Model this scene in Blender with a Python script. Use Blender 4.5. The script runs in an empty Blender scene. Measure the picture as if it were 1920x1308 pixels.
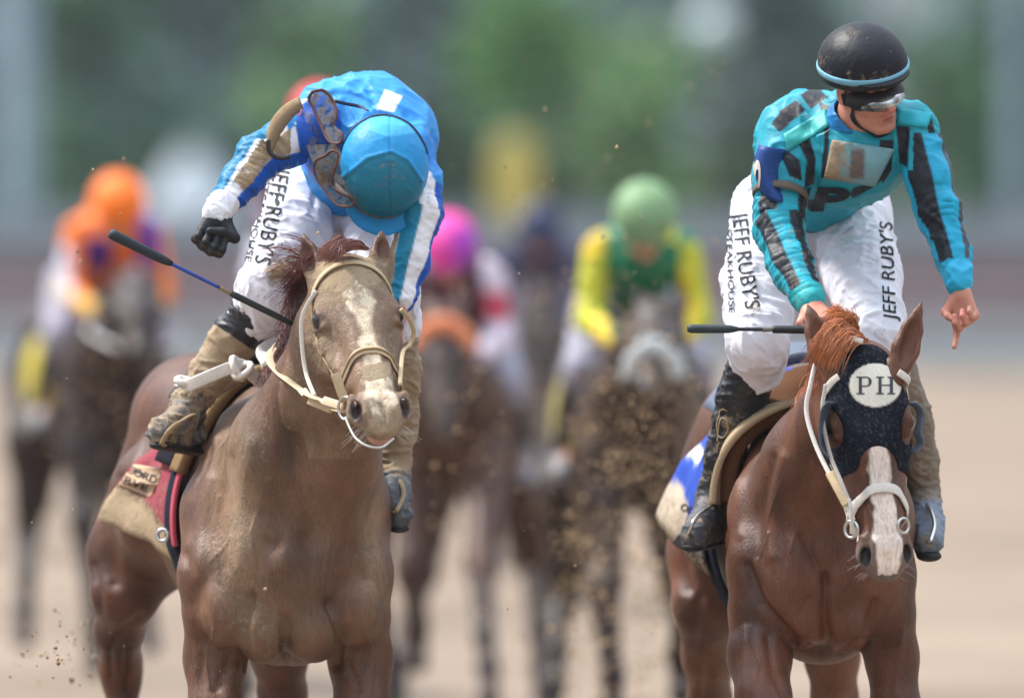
import bpy, math, random
import numpy as np
from mathutils import Vector, Matrix
from mathutils.bvhtree import BVHTree
sc = bpy.context.scene
F = 21333.0            # focal length in pixels of the 1920 px wide frame (400 mm on 36 mm)
D0 = 31.0              # distance of the leading horses
EYE = 2.1              # camera height
HY = 390.0             # image row of the horizon
cam_d = bpy.data.cameras.new("camera")
cam = bpy.data.objects.new("camera", cam_d)
sc.collection.objects.link(cam); sc.camera = cam
cam.location = (0, 0, EYE); cam.rotation_euler = (math.radians(90), 0, 0)
cam_d.lens = 400; cam_d.sensor_width = 36; cam_d.sensor_fit = 'HORIZONTAL'
cam_d.shift_y = -(654 - HY) / 1920.0
cam_d.clip_start = 0.5; cam_d.clip_end = 3000
cam_d.dof.use_dof = True; cam_d.dof.focus_distance = D0 - 0.25; cam_d.dof.aperture_fstop = 2.0
# world: overcast daylight
SUN_E, SUN_R = math.radians(52), math.radians(-68)
w = bpy.data.worlds.new("World"); sc.world = w; w.use_nodes = True
nt = w.node_tree; bgn = nt.nodes['Background']
sky = nt.nodes.new('ShaderNodeTexSky'); sky.sky_type = 'NISHITA'; sky.sun_disc = False
sky.sun_elevation = SUN_E; sky.sun_rotation = SUN_R; sky.air_density = 1.0; sky.dust_density = 4.0
sky.ozone_density = 2.0
mixw = nt.nodes.new('ShaderNodeMix'); mixw.data_type = 'RGBA'; mixw.inputs[0].default_value = 0.8
# overcast cloud layer, horizon dimmed so forward-facing sides fall darker
tcw = nt.nodes.new('ShaderNodeTexCoord'); spw = nt.nodes.new('ShaderNodeSeparateXYZ'); nt.links.new(tcw.outputs['Generated'], spw.inputs[0])
mrw = nt.nodes.new('ShaderNodeMapRange'); mrw.inputs[1].default_value = 0; mrw.inputs[2].default_value = 1; mrw.inputs[3].default_value = .18; mrw.inputs[4].default_value = 1.9; nt.links.new(spw.outputs[2], mrw.inputs[0])
clw = nt.nodes.new('ShaderNodeVectorMath'); clw.operation = 'SCALE'; clw.inputs[0].default_value = (8.9, 9.7, 10.9); nt.links.new(mrw.outputs[0], clw.inputs['Scale']); nt.links.new(clw.outputs[0], mixw.inputs[7])
nt.links.new(sky.outputs[0], mixw.inputs[6]); nt.links.new(mixw.outputs[2], bgn.inputs[0])
bgn.inputs[1].default_value = 0.075
sl = bpy.data.lights.new("sun", 'SUN'); sl.energy = 2.8; sl.angle = math.radians(10); sl.color = (1, .95, .88)
so = bpy.data.objects.new("sun", sl); sc.collection.objects.link(so)
# veiled sun high beyond the field, a little to the left
sd = Vector((math.sin(SUN_R) * math.cos(SUN_E), math.cos(SUN_R) * math.cos(SUN_E), math.sin(SUN_E)))
so.rotation_euler = sd.to_track_quat('Z', 'Y').to_euler()
so.location = (0, 0, 30)
vs = sc.view_settings
vs.view_transform = 'Standard'; vs.look = 'None'; vs.gamma = 1; vs.use_curve_mapping = False
vs.exposure = 0.98
rng = np.random.default_rng(7); random.seed(7)

# ---------------------------------------------------------------- helpers
def W(px, py, d=0.0):
    """point seen at pixel px,py of the photograph, d metres beyond the plane of the leading horses"""
    Y = D0 + d
    return np.array([(px - 960.0) / F * Y, Y, EYE - (py - HY) / F * Y])
def RP(r, d=0.0): return r / F * (D0 + d)
def proj(P):
    P = np.asarray(P); return 960 + P[..., 0] / P[..., 1] * F, HY - (P[..., 2] - EYE) / P[..., 1] * F
def srgb(r, g, b):
    f = lambda c: ((c / 255 + .055) / 1.055) ** 2.4 if c > 10 else c / 255 / 12.92
    return np.array([f(r), f(g), f(b)])
def sstep(a, b, x):
    t = np.clip((x - a) / (b - a), 0, 1); return t * t * (3 - 2 * t)
def _hash(i, j, k, s):
    n = (i * 374761393 + j * 668265263 + k * 2147483647 + s * 974634777) & 0xffffffff
    n = ((n ^ (n >> 13)) * 1274126177) & 0xffffffff
    return ((n ^ (n >> 16)) & 0xffff) / 65535.0
def vnoise(P, s=0):
    i = np.floor(P).astype(np.int64); f = P - i; f = f * f * (3 - 2 * f); r = 0
    for a in (0, 1):
        for b in (0, 1):
            for c in (0, 1):
                wgt = (f[:, 0] if a else 1 - f[:, 0]) * (f[:, 1] if b else 1 - f[:, 1]) * (f[:, 2] if c else 1 - f[:, 2])
                r = r + wgt * _hash(i[:, 0] + a, i[:, 1] + b, i[:, 2] + c, s)
    return r
def fbm(P, sc_=1.0, o=3, s=0):
    P = np.asarray(P) * np.asarray(sc_); r = 0; a = .5; t = 0
    for k in range(o): r = r + a * vnoise(P * 2 ** k, s + k); t += a; a *= .5
    return r / t
def nrm(v): v = np.asarray(v, float); return v / (np.linalg.norm(v) + 1e-12)
def polymask(px, py, poly, soft=1.2):
    """soft mask (1 inside) of a polygon in the plane"""
    poly = np.asarray(poly, float); n = len(poly)
    dmin = np.full(px.shape, 1e9); ins = np.zeros(px.shape, bool)
    for i in range(n):
        ax, ay = poly[i]; bx, by = poly[(i + 1) % n]
        ex, ey = bx - ax, by - ay
        t = np.clip(((px - ax) * ex + (py - ay) * ey) / (ex * ex + ey * ey + 1e-9), 0, 1)
        dmin = np.minimum(dmin, np.hypot(px - ax - t * ex, py - ay - t * ey))
        c = ((ay > py) != (by > py)) & (px < (bx - ax) * (py - ay) / (by - ay + 1e-12) + ax)
        ins ^= c
    return sstep(-soft, soft, np.where(ins, dmin, -dmin))
def polydist(px, py, line):
    line = np.asarray(line, float); dmin = np.full(px.shape, 1e9)
    for i in range(len(line) - 1):
        ax, ay = line[i]; ex, ey = line[i + 1] - line[i]
        t = np.clip(((px - ax) * ex + (py - ay) * ey) / (ex * ex + ey * ey + 1e-9), 0, 1)
        dmin = np.minimum(dmin, np.hypot(px - ax - t * ex, py - ay - t * ey))
    return dmin

class Vol:
    """implicit body: primitives blended into one surface, meshed by surface nets"""
    def __init__(s, h): s.h = h; s.ops = []
    def cap(s, a, b, ra, rb, k=.03, n=None, sq=1.0, op=1):
        a = np.asarray(a, float); b = np.asarray(b, float); R = max(ra, rb) * max(1, sq)
        s.ops.append(('c', a, b, ra, rb, k, None if n is None else nrm(n), sq, op, np.minimum(a, b) - R - k, np.maximum(a, b) + R + k)); return s
    def ell(s, c, r, R=None, k=.03, op=1):
        c = np.asarray(c, float); r = np.asarray(r, float); m = r.max() + k
        s.ops.append(('e', c, r, None if R is None else np.asarray(R, float), 0, k, None, 1, op, c - m, c + m)); return s
    def chain(s, pts, k=.03, n=None, sq=1.0):
        for p, q in zip(pts[:-1], pts[1:]): s.cap(p[0], q[0], p[1], q[1], k, n, sq)
        return s
    def field(s, lo, hi, h):
        nx, ny, nz = [int(math.ceil((hi[i] - lo[i]) / h)) + 1 for i in range(3)]
        g = np.ones((nx, ny, nz), np.float32)
        for (t, a, b, c, d, k, n, sq, op, l, u) in s.ops:
            i0 = [max(0, int((l[i] - lo[i]) / h) - 1) for i in range(3)]
            i1 = [min((nx, ny, nz)[i], int((u[i] - lo[i]) / h) + 3) for i in range(3)]
            if any(i1[i] <= i0[i] for i in range(3)): continue
            X = (lo[0] + h * np.arange(i0[0], i1[0])).astype(np.float32)[:, None, None]
            Y = (lo[1] + h * np.arange(i0[1], i1[1])).astype(np.float32)[None, :, None]
            Z = (lo[2] + h * np.arange(i0[2], i1[2])).astype(np.float32)[None, None, :]
            if t == 'c':
                x, y, z = X - a[0], Y - a[1], Z - a[2]; ab = b - a
                if n is not None:
                    dn = (x * n[0] + y * n[1] + z * n[2]) * (1 / sq - 1); dab = (ab @ n) * (1 / sq - 1)
                    x = x + dn * n[0]; y = y + dn * n[1]; z = z + dn * n[2]; ab = ab + dab * n
                L = float(ab @ ab) + 1e-12
                tt = np.clip((x * ab[0] + y * ab[1] + z * ab[2]) / L, 0, 1)
                dd = np.sqrt((x - tt * ab[0]) ** 2 + (y - tt * ab[1]) ** 2 + (z - tt * ab[2]) ** 2) - (c + (d - c) * tt)
            else:
                x, y, z = X - a[0], Y - a[1], Z - a[2]
                if c is not None:
                    x, y, z = (x * c[0, 0] + y * c[1, 0] + z * c[2, 0], x * c[0, 1] + y * c[1, 1] + z * c[2, 1], x * c[0, 2] + y * c[1, 2] + z * c[2, 2])
                k0 = np.sqrt((x / b[0]) ** 2 + (y / b[1]) ** 2 + (z / b[2]) ** 2)
                k1 = np.sqrt((x / b[0] ** 2) ** 2 + (y / b[1] ** 2) ** 2 + (z / b[2] ** 2) ** 2) + 1e-9
                dd = k0 * (k0 - 1) / k1
            sl_ = g[i0[0]:i1[0], i0[1]:i1[1], i0[2]:i1[2]]
            if op == 1:
                hh = np.clip(.5 + .5 * (sl_ - dd) / k, 0, 1)
                sl_[...] = sl_ + (dd - sl_) * hh - k * hh * (1 - hh)
            else:
                hh = np.clip(.5 - .5 * (sl_ + dd) / k, 0, 1)
                sl_[...] = sl_ + (-dd - sl_) * hh + k * hh * (1 - hh)
        return g
    def mesh(s, smooth=1, h=None):
        h = h or s.h
        pos = [o for o in s.ops if o[8] == 1]
        lo = np.min([o[9] for o in pos], 0) - 2 * h; hi = np.max([o[10] for o in pos], 0) + 2 * h
        g = s.field(lo, hi, h); ins = g < 0
        c = ins[:-1, :-1, :-1].astype(np.int8)
        cnt = c.copy()
        for a in (0, 1):
            for b in (0, 1):
                for e in (0, 1):
                    if a + b + e: cnt += ins[a:ins.shape[0] - 1 + a, b:ins.shape[1] - 1 + b, e:ins.shape[2] - 1 + e]
        act = (cnt > 0) & (cnt < 8); I = np.argwhere(act)
        idx = np.full(act.shape, -1, np.int32); idx[act] = np.arange(len(I))
        val = {(a, b, e): g[I[:, 0] + a, I[:, 1] + b, I[:, 2] + e] for a in (0, 1) for b in (0, 1) for e in (0, 1)}
        acc = np.zeros((len(I), 3)); num = np.zeros(len(I))
        for p in val:
            for ax in range(3):
                if p[ax]: continue
                q = list(p); q[ax] = 1; q = tuple(q)
                v0, v1 = val[p], val[q]; m = (v0 < 0) != (v1 < 0)
                t = np.where(m, v0 / np.where(m, v0 - v1, 1), 0)
                for i in range(3):
                    acc[:, i] += np.where(m, (t if i == ax else p[i]), 0)
                num += m
        V = lo + h * (I + acc / num[:, None])
        Fs = []
        for ax in range(3):
            o1, o2 = [(1, 2), (2, 0), (0, 1)][ax]
            A = ins[:-1, :, :] if ax == 0 else ins[:, :-1, :] if ax == 1 else ins[:, :, :-1]
            B = ins[1:, :, :] if ax == 0 else ins[:, 1:, :] if ax == 1 else ins[:, :, 1:]
            E = np.argwhere(A != B); fl = A[E[:, 0], E[:, 1], E[:, 2]]
            ok = (E[:, o1] > 0) & (E[:, o2] > 0) & (E[:, o1] < act.shape[o1]) & (E[:, o2] < act.shape[o2])
            E = E[ok]; fl = fl[ok]
            d1 = np.zeros(3, int); d1[o1] = 1; d2 = np.zeros(3, int); d2[o2] = 1
            f = [idx[tuple((E - q).T)] for q in (d1 * 0, d1, d1 + d2, d2)]
            q = np.stack(f, 1); q[~fl] = q[~fl][:, ::-1]; Fs.append(q)
        Q = np.concatenate(Fs); Q = Q[(Q >= 0).all(1)]
        for _ in range(smooth):
            S = np.zeros_like(V); n = np.zeros(len(V))
            for a in range(4):
                for b in ((a + 1) % 4, (a + 3) % 4):
                    np.add.at(S, Q[:, a], V[Q[:, b]]); np.add.at(n, Q[:, a], 1)
            V = V * .5 + .5 * S / np.maximum(n, 1)[:, None]
        return V, Q
def vnormals(V, Q):
    N = np.cross(V[Q[:, 2]] - V[Q[:, 0]], V[Q[:, 3]] - V[Q[:, 1]]) if Q.shape[1] == 4 else np.cross(V[Q[:, 1]] - V[Q[:, 0]], V[Q[:, 2]] - V[Q[:, 0]])
    R = np.zeros_like(V)
    for a in range(Q.shape[1]): np.add.at(R, Q[:, a], N)
    return R / (np.linalg.norm(R, axis=1, keepdims=True) + 1e-12)
COL = sc.collection
def mkmesh(name, V, Q, mat, parent=None, col=None, mud=None, smooth=True):
    me = bpy.data.meshes.new(name); V = np.asarray(V, np.float32)
    if isinstance(Q, np.ndarray):
        n, m = Q.shape
        me.vertices.add(len(V)); me.vertices.foreach_set('co', V.ravel())
        me.loops.add(n * m); me.loops.foreach_set('vertex_index', Q.astype(np.int32).ravel())
        me.polygons.add(n); me.polygons.foreach_set('loop_start', np.arange(0, n * m, m, dtype=np.int32))
        me.update(calc_edges=True); me.validate()
    else:
        me.from_pydata(V.tolist(), [], [list(map(int, q)) for q in Q])
    if smooth: me.polygons.foreach_set('use_smooth', [True] * len(me.polygons))
    if col is not None:
        a = me.color_attributes.new('Col', 'FLOAT_COLOR', 'POINT')
        c = np.ones((len(V), 4), np.float32); c[:, :3] = col; a.data.foreach_set('color', c.ravel())
    if mud is not None:
        a = me.attributes.new('Mud', 'FLOAT', 'POINT'); a.data.foreach_set('value', np.broadcast_to(mud, (len(V),)).astype(np.float32))
    if mat: me.materials.append(mat)
    ob = bpy.data.objects.new(name, me); COL.objects.link(ob)
    if parent is not None:
        ob.parent = parent
        ob.matrix_parent_inverse = Matrix.Translation(-Vector(parent.location)) if parent.parent is None else Matrix.Identity(4)
    return ob
def thing(name, label, cat, loc=(0, 0, 0), group=None):
    o = bpy.data.objects.new(name, None); COL.objects.link(o); o.empty_display_size = .2
    o.location = loc; o['label'] = label; o['category'] = cat
    if group: o['group'] = group
    return o
def tag(o, label, cat, group=None, kind=None):
    if label: o['label'] = label
    if cat: o['category'] = cat
    if group: o['group'] = group
    if kind: o['kind'] = kind
    return o
def joinmesh(lst):
    Vs, Fs, o = [], [], 0
    for V, Q in lst:
        Vs.append(V); Fs += [[int(i) + o for i in q] for q in Q]; o += len(V)
    return np.concatenate(Vs), Fs
def spline(pts, n):
    """Catmull-Rom through points -> n samples"""
    P = np.asarray(pts, float); P = np.vstack([2 * P[0] - P[1], P, 2 * P[-1] - P[-2]])
    out = []; m = len(P) - 3
    for s_ in np.linspace(0, m - 1e-6, n):
        i = int(s_); t = s_ - i; a, b, c, d = P[i:i + 4]
        out.append(.5 * (2 * b + (c - a) * t + (2 * a - 5 * b + 4 * c - d) * t * t + (3 * b - a - 3 * c + d) * t ** 3))
    return np.array(out)
def sweep(P, w_, t_, nrmls=None, seg=8, closed=False, power=2.0):
    """sweep a (super)elliptic section: width w_ across, thickness t_ along the normals"""
    P = np.asarray(P, float); n = len(P); w_ = np.broadcast_to(w_, (n,)); t_ = np.broadcast_to(t_, (n,))
    T = np.gradient(P, axis=0)
    if closed: T = np.roll(P, -1, 0) - np.roll(P, 1, 0)
    T /= np.linalg.norm(T, axis=1, keepdims=True) + 1e-12
    if nrmls is None:
        ref = np.array([0, -1, 0.]); nrmls = np.tile(ref, (n, 1))
        bad = np.abs(T @ ref) > .9; nrmls[bad] = (0, 0, 1)
    N = nrmls - T * np.sum(nrmls * T, 1, keepdims=True); N /= np.linalg.norm(N, axis=1, keepdims=True) + 1e-12
    B = np.cross(T, N); V = []
    for k in range(seg):
        a = 2 * math.pi * (k + .5) / seg; ca, sa = math.cos(a), math.sin(a)
        ca = math.copysign(abs(ca) ** (2 / power), ca); sa = math.copysign(abs(sa) ** (2 / power), sa)
        V.append(P + B * (ca * w_ / 2)[:, None] + N * (sa * t_ / 2)[:, None])
    V = np.stack(V, 1).reshape(-1, 3); Fc = []
    for i in range(n if closed else n - 1):
        j = (i + 1) % n
        for k in range(seg):
            l = (k + 1) % seg; Fc.append([i * seg + k, i * seg + l, j * seg + l, j * seg + k])
    if not closed:
        Fc.append(list(range(seg))[::-1]); Fc.append([(n - 1) * seg + k for k in range(seg)])
    return V, Fc
def bvh(V, Q): return BVHTree.FromPolygons([tuple(v) for v in V], [tuple(int(i) for i in q) for q in Q])
def snap(tree, P, off=.004):
    out, ns = [], []
    for p in P:
        loc, no, i, d = tree.find_nearest(Vector(p))
        out.append(np.array(loc) + np.array(no) * off); ns.append(np.array(no))
    return np.array(out), np.array(ns)

# ---------------------------------------------------------------- materials
def new_mat(name):
    m = bpy.data.materials.new(name); m.use_nodes = True
    return m, m.node_tree, m.node_tree.nodes['Principled BSDF']
def N_(nt, t, **kw):
    n = nt.nodes.new(t)
    for k, v in kw.items(): setattr(n, k, v)
    return n
MUDC = srgb(158, 138, 112)
def mat_paint(name, base=None, rough=.6, bump=.3, bscale=150, mud=True, streak=None, spec=.4, sheen=0, var=.12, metal=0, coat=0, mudc=MUDC, bdist=.003, speck=0.0):
    """vertex-coloured (or flat) surface with mottling, dried dirt driven by the Mud attribute, and fine bump"""
    m, nt, b = new_mat(name); L = nt.links.new
    tc = N_(nt, 'ShaderNodeTexCoord'); src = tc.outputs['Object']
    if streak:
        mp = N_(nt, 'ShaderNodeMapping'); mp.inputs['Scale'].default_value = streak; L(src, mp.inputs[0]); fine_src = mp.outputs[0]
    else: fine_src = src
    if base is None:
        at = N_(nt, 'ShaderNodeAttribute', attribute_name='Col'); c = at.outputs['Color']
    else:
        rgb = N_(nt, 'ShaderNodeRGB'); rgb.outputs[0].default_value = (*base, 1); c = rgb.outputs[0]
    n1 = N_(nt, 'ShaderNodeTexNoise'); n1.inputs['Scale'].default_value = bscale; n1.inputs['Detail'].default_value = 4; L(fine_src, n1.inputs['Vector'])
    n2 = N_(nt, 'ShaderNodeTexNoise'); n2.inputs['Scale'].default_value = 9; n2.inputs['Detail'].default_value = 4; L(src, n2.inputs['Vector'])
    ad = N_(nt, 'ShaderNodeMath', operation='ADD'); L(n1.outputs['Fac'], ad.inputs[0]); L(n2.outputs['Fac'], ad.inputs[1])
    mr = N_(nt, 'ShaderNodeMapRange'); L(ad.outputs[0], mr.inputs[0]); mr.inputs[1].default_value = .7; mr.inputs[2].default_value = 1.3
    mr.inputs[3].default_value = 1 - var; mr.inputs[4].default_value = 1 + var
    mul = N_(nt, 'ShaderNodeVectorMath', operation='SCALE'); L(c, mul.inputs[0]); L(mr.outputs[0], mul.inputs['Scale'])
    c = mul.outputs[0]; L(c, b.inputs['Base Color'])
    b.inputs['Roughness'].default_value = rough; b.inputs['Specular IOR Level'].default_value = spec; b.inputs['Metallic'].default_value = metal
    b.inputs['Coat Weight'].default_value = coat
    if sheen: b.inputs['Sheen Weight'].default_value = sheen; b.inputs['Sheen Roughness'].default_value = .4
    hgt = n1.outputs['Fac']
    if mud:
        ma = N_(nt, 'ShaderNodeAttribute', attribute_name='Mud')
        n3 = N_(nt, 'ShaderNodeTexNoise'); n3.inputs['Scale'].default_value = 42; n3.inputs['Detail'].default_value = 8; n3.inputs['Roughness'].default_value = .72; L(src, n3.inputs['Vector'])
        s_ = N_(nt, 'ShaderNodeMath', operation='ADD'); L(ma.outputs['Fac'], s_.inputs[0]); L(n3.outputs['Fac'], s_.inputs[1])
        r3 = N_(nt, 'ShaderNodeMapRange', interpolation_type='SMOOTHSTEP'); L(s_.outputs[0], r3.inputs[0]); r3.inputs[1].default_value = .88; r3.inputs[2].default_value = 1.16
        fac = r3.outputs[0]
        if speck:
            vo = N_(nt, 'ShaderNodeTexVoronoi'); vo.inputs['Scale'].default_value = 110; L(src, vo.inputs['Vector'])
            cmp = N_(nt, 'ShaderNodeMapRange'); L(vo.outputs['Distance'], cmp.inputs[0]); cmp.inputs[1].default_value = .22; cmp.inputs[2].default_value = .1; cmp.inputs[3].default_value = 0; cmp.inputs[4].default_value = 1
            c2 = N_(nt, 'ShaderNodeSeparateColor'); L(vo.outputs['Color'], c2.inputs[0])
            gt = N_(nt, 'ShaderNodeMath', operation='LESS_THAN'); L(c2.outputs[0], gt.inputs[0]); gt.inputs[1].default_value = speck
            mm = N_(nt, 'ShaderNodeMath', operation='MULTIPLY'); L(gt.outputs[0], mm.inputs[0]); L(cmp.outputs[0], mm.inputs[1])
            mx_ = N_(nt, 'ShaderNodeMath', operation='MAXIMUM'); L(fac, mx_.inputs[0]); L(mm.outputs[0], mx_.inputs[1]); fac = mx_.outputs[0]
        mx = N_(nt, 'ShaderNodeMix', data_type='RGBA'); L(fac, mx.inputs[0]); L(c, mx.inputs[6]); mx.inputs[7].default_value = (*mudc, 1)
        L(mx.outputs[2], b.inputs['Base Color'])
        rr = N_(nt, 'ShaderNodeMapRange'); L(fac, rr.inputs[0]); rr.inputs[3].default_value = rough; rr.inputs[4].default_value = .9
        L(rr.outputs[0], b.inputs['Roughness'])
        hm = N_(nt, 'ShaderNodeMath', operation='MULTIPLY'); L(fac, hm.inputs[0]); L(n3.outputs['Fac'], hm.inputs[1])
        h2 = N_(nt, 'ShaderNodeMath', operation='MULTIPLY_ADD'); L(hm.outputs[0], h2.inputs[0]); h2.inputs[1].default_value = 2.5; L(n1.outputs['Fac'], h2.inputs[2]); hgt = h2.outputs[0]
    bp = N_(nt, 'ShaderNodeBump'); bp.inputs['Strength'].default_value = bump; bp.inputs['Distance'].default_value = bdist; L(hgt, bp.inputs['Height']); L(bp.outputs[0], b.inputs['Normal'])
    return m
M = {}
M['coat'] = mat_paint('horse_coat', rough=.46, bump=.8, bscale=130, streak=(1.7, 1.7, .25), spec=.4, var=.36, bdist=.003, speck=.06)
M['coat_plain'] = mat_paint('horse_coat_far', rough=.5, bump=.2, bscale=60, mud=False, var=.3)
M['silk'] = mat_paint('racing_silk', rough=.5, bump=.5, bscale=38, spec=.3, var=.07, bdist=.005, speck=.07)
M['cloth'] = mat_paint('breeches_cloth', rough=.75, bump=.5, bscale=34, spec=.2, var=.05, bdist=.005, speck=.06)
M['leather'] = mat_paint('boot_leather', rough=.5, bump=.3, bscale=90, spec=.5, var=.15)
M['strap'] = mat_paint('bridle_strap', rough=.6, bump=.4, bscale=120, spec=.35, var=.1)
M['felt'] = mat_paint('felt_pad', rough=.95, bump=.6, bscale=200, spec=.1, var=.12)
M['skin'] = mat_paint('skin', rough=.5, bump=.15, bscale=300, spec=.4, var=.06, mud=False)
M['skin'].node_tree.nodes['Principled BSDF'].inputs['Subsurface Weight'].default_value = .12
M['skin'].node_tree.nodes['Principled BSDF'].inputs['Subsurface Radius'].default_value = (.01, .004, .002)
M['hair'] = mat_paint('mane_hair', rough=.38, bump=.3, bscale=200, mud=False, var=.25, spec=.5)
def flat(name, c, rough=.5, metal=0, coat=0, spec=.5):
    m, nt, b = new_mat(name); b.inputs['Base Color'].default_value = (*c, 1); b.inputs['Roughness'].default_value = rough
    b.inputs['Metallic'].default_value = metal; b.inputs['Coat Weight'].default_value = coat; b.inputs['Specular IOR Level'].default_value = spec
    return m
M['eye'] = flat('eye_gloss', (.006, .005, .008), .04, coat=.6)
M['steel'] = flat('bit_steel', (.55, .55, .54), .28, metal=1)
M['ink'] = flat('print_ink', (.012, .012, .016), .6, spec=.2)
M['rubber'] = mat_paint('grip_rubber', rough=.6, bump=.3, bscale=200, var=.1)
# ---------------------------------------------------------------- setting
def uvsphere(c, r, A=None, nu=24, nv=16):
    V = []; Fc = []
    for i in range(nv + 1):
        th = math.pi * i / nv
        for j in range(nu):
            a = 2 * math.pi * j / nu; V.append((math.sin(th) * math.cos(a), math.sin(th) * math.sin(a), math.cos(th)))
    V = np.array(V) * r
    if A is not None: V = V @ np.asarray(A).T
    for i in range(nv):
        for j in range(nu):
            k = (j + 1) % nu; Fc.append([i * nu + j, (i + 1) * nu + j, (i + 1) * nu + k, i * nu + k])
    return V + c, Fc
def quadgrid(x0, x1, y0, y1, nx, ny, zf):
    xs = np.linspace(x0, x1, nx); t = np.linspace(0, 1, ny); ys = y0 + (y1 - y0) * t ** 2
    Xg, Yg = np.meshgrid(xs, ys, indexing='ij'); V = np.stack([Xg.ravel(), Yg.ravel(), zf(Xg.ravel(), Yg.ravel())], 1)
    i = np.arange(nx - 1)[:, None] * ny + np.arange(ny - 1)[None]; i = i.ravel()
    return V, np.stack([i, i + ny, i + ny + 1, i + 1], 1)
def track_mat():
    m, nt, b = new_mat('raked_dirt'); L = nt.links.new; tc = N_(nt, 'ShaderNodeTexCoord')
    n1 = N_(nt, 'ShaderNodeTexNoise'); n1.inputs['Scale'].default_value = .25; n1.inputs['Detail'].default_value = 6; n1.inputs['Roughness'].default_value = .65; L(tc.outputs['Object'], n1.inputs['Vector'])
    n2 = N_(nt, 'ShaderNodeTexNoise'); n2.inputs['Scale'].default_value = 14; n2.inputs['Detail'].default_value = 6; L(tc.outputs['Object'], n2.inputs['Vector'])
    r = N_(nt, 'ShaderNodeValToRGB'); e = r.color_ramp.elements; e[0].position = .3; e[0].color = (*srgb(118, 103, 90), 1); e[1].position = .72; e[1].color = (*srgb(170, 152, 134), 1); L(n1.outputs[0], r.inputs[0])
    mx = N_(nt, 'ShaderNodeMix', data_type='RGBA', blend_type='MULTIPLY'); mx.inputs[0].default_value = .35; L(r.outputs[0], mx.inputs[6]); L(n2.outputs[0], mx.inputs[7]); L(mx.outputs[2], b.inputs['Base Color'])
    b.inputs['Roughness'].default_value = .95; b.inputs['Specular IOR Level'].default_value = .15
    bp = N_(nt, 'ShaderNodeBump'); bp.inputs['Distance'].default_value = .03; bp.inputs['Strength'].default_value = .8; L(n2.outputs[0], bp.inputs['Height']); L(bp.outputs[0], b.inputs['Normal'])
    return m
V, Q = quadgrid(-60, 60, -15, 147, 80, 120, lambda x, y: .03 * (fbm(np.stack([x * 1.5, y * 1.5, x * 0], 1), 1, 2, 3) - .5))
tag(mkmesh('dirt_track', V, Q, track_mat()), None, None, kind='structure')
V, Q = quadgrid(-900, 900, -600, 1800, 30, 30, lambda x, y: 0 * x - .05)
tag(mkmesh('ground', V, Q, mat_paint('infield_grass', srgb(92, 116, 66), rough=.9, bump=.4, bscale=6, mud=False, var=.3)), None, None, kind='structure')
def box(x0, x1, y0, y1, z0, z1, bev=0):
    V = np.array([[x, y, z] for x in (x0, x1) for y in (y0, y1) for z in (z0, z1)], float)
    return V, [[0, 1, 3, 2], [4, 6, 7, 5], [0, 4, 5, 1], [2, 3, 7, 6], [0, 2, 6, 4], [1, 5, 7, 3]]
mw = mat_paint('painted_white', srgb(176, 176, 186), rough=.6, bump=.2, bscale=30, mud=False, var=.12)
t = thing('rail_fence', 'low white running rail with kickboards along the far edge of the track', 'fence', (0, 148, 0))
for k in range(12): V, Fc = box(-7.3 + k * 1.3, -7.3 + k * 1.3 + .08, 147.9, 147.98, -.05, .95); mkmesh('post', V, Fc, mw, t, smooth=False)
V, Fc = joinmesh([box(-9, 9, 147.84, 147.89, .0, .62)]); mkmesh('kickboard', V, Fc, mw, t, smooth=False)
V, Fc = sweep(np.array([[x, 147.86, .98] for x in np.linspace(-9, 9, 20)]), .09, .09, None, 10); mkmesh('rail', V, Fc, mw, t)
def brick_mat():
    m, nt, b = new_mat('mauve_brick'); L = nt.links.new; tc = N_(nt, 'ShaderNodeTexCoord'); mp = N_(nt, 'ShaderNodeMapping'); mp.inputs['Rotation'].default_value = (math.radians(90), 0, 0); L(tc.outputs['Object'], mp.inputs[0])
    br = N_(nt, 'ShaderNodeTexBrick'); br.inputs['Scale'].default_value = 4; br.inputs['Color1'].default_value = (*srgb(136, 98, 106), 1); br.inputs['Color2'].default_value = (*srgb(118, 90, 100), 1); br.inputs['Mortar'].default_value = (*srgb(150, 130, 132), 1); L(mp.outputs[0], br.inputs['Vector']); L(br.outputs[0], b.inputs['Base Color']); b.inputs['Roughness'].default_value = .9
    return m
V, Fc = joinmesh([box(-30, 30, 151, 151.3, -.05, 1.45), box(-30, 30, 150.96, 151.34, 1.45, 1.5)] + [box(x, x + .4, 150.9, 150.999, -.05, 1.449) for x in np.arange(-30, 30, 4.)])
tag(mkmesh('brick_wall', V, Fc, brick_mat(), smooth=False), 'long low mauve brick wall behind the white running rail', 'wall')
V, Fc = joinmesh([box(-32, 32, 158, 158.06, .0, 2.05)] + [box(x, x + .1, 157.9, 157.998, -.05, 2.12) for x in np.arange(-32, 32, 2.4)])
tag(mkmesh('screen_fence', V, Fc, mat_paint('grey_screen', srgb(146, 148, 164), rough=.8, bump=.3, bscale=20, mud=False, var=.15), smooth=False), 'taller pale grey windscreen fence below the trees', 'fence')

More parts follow.
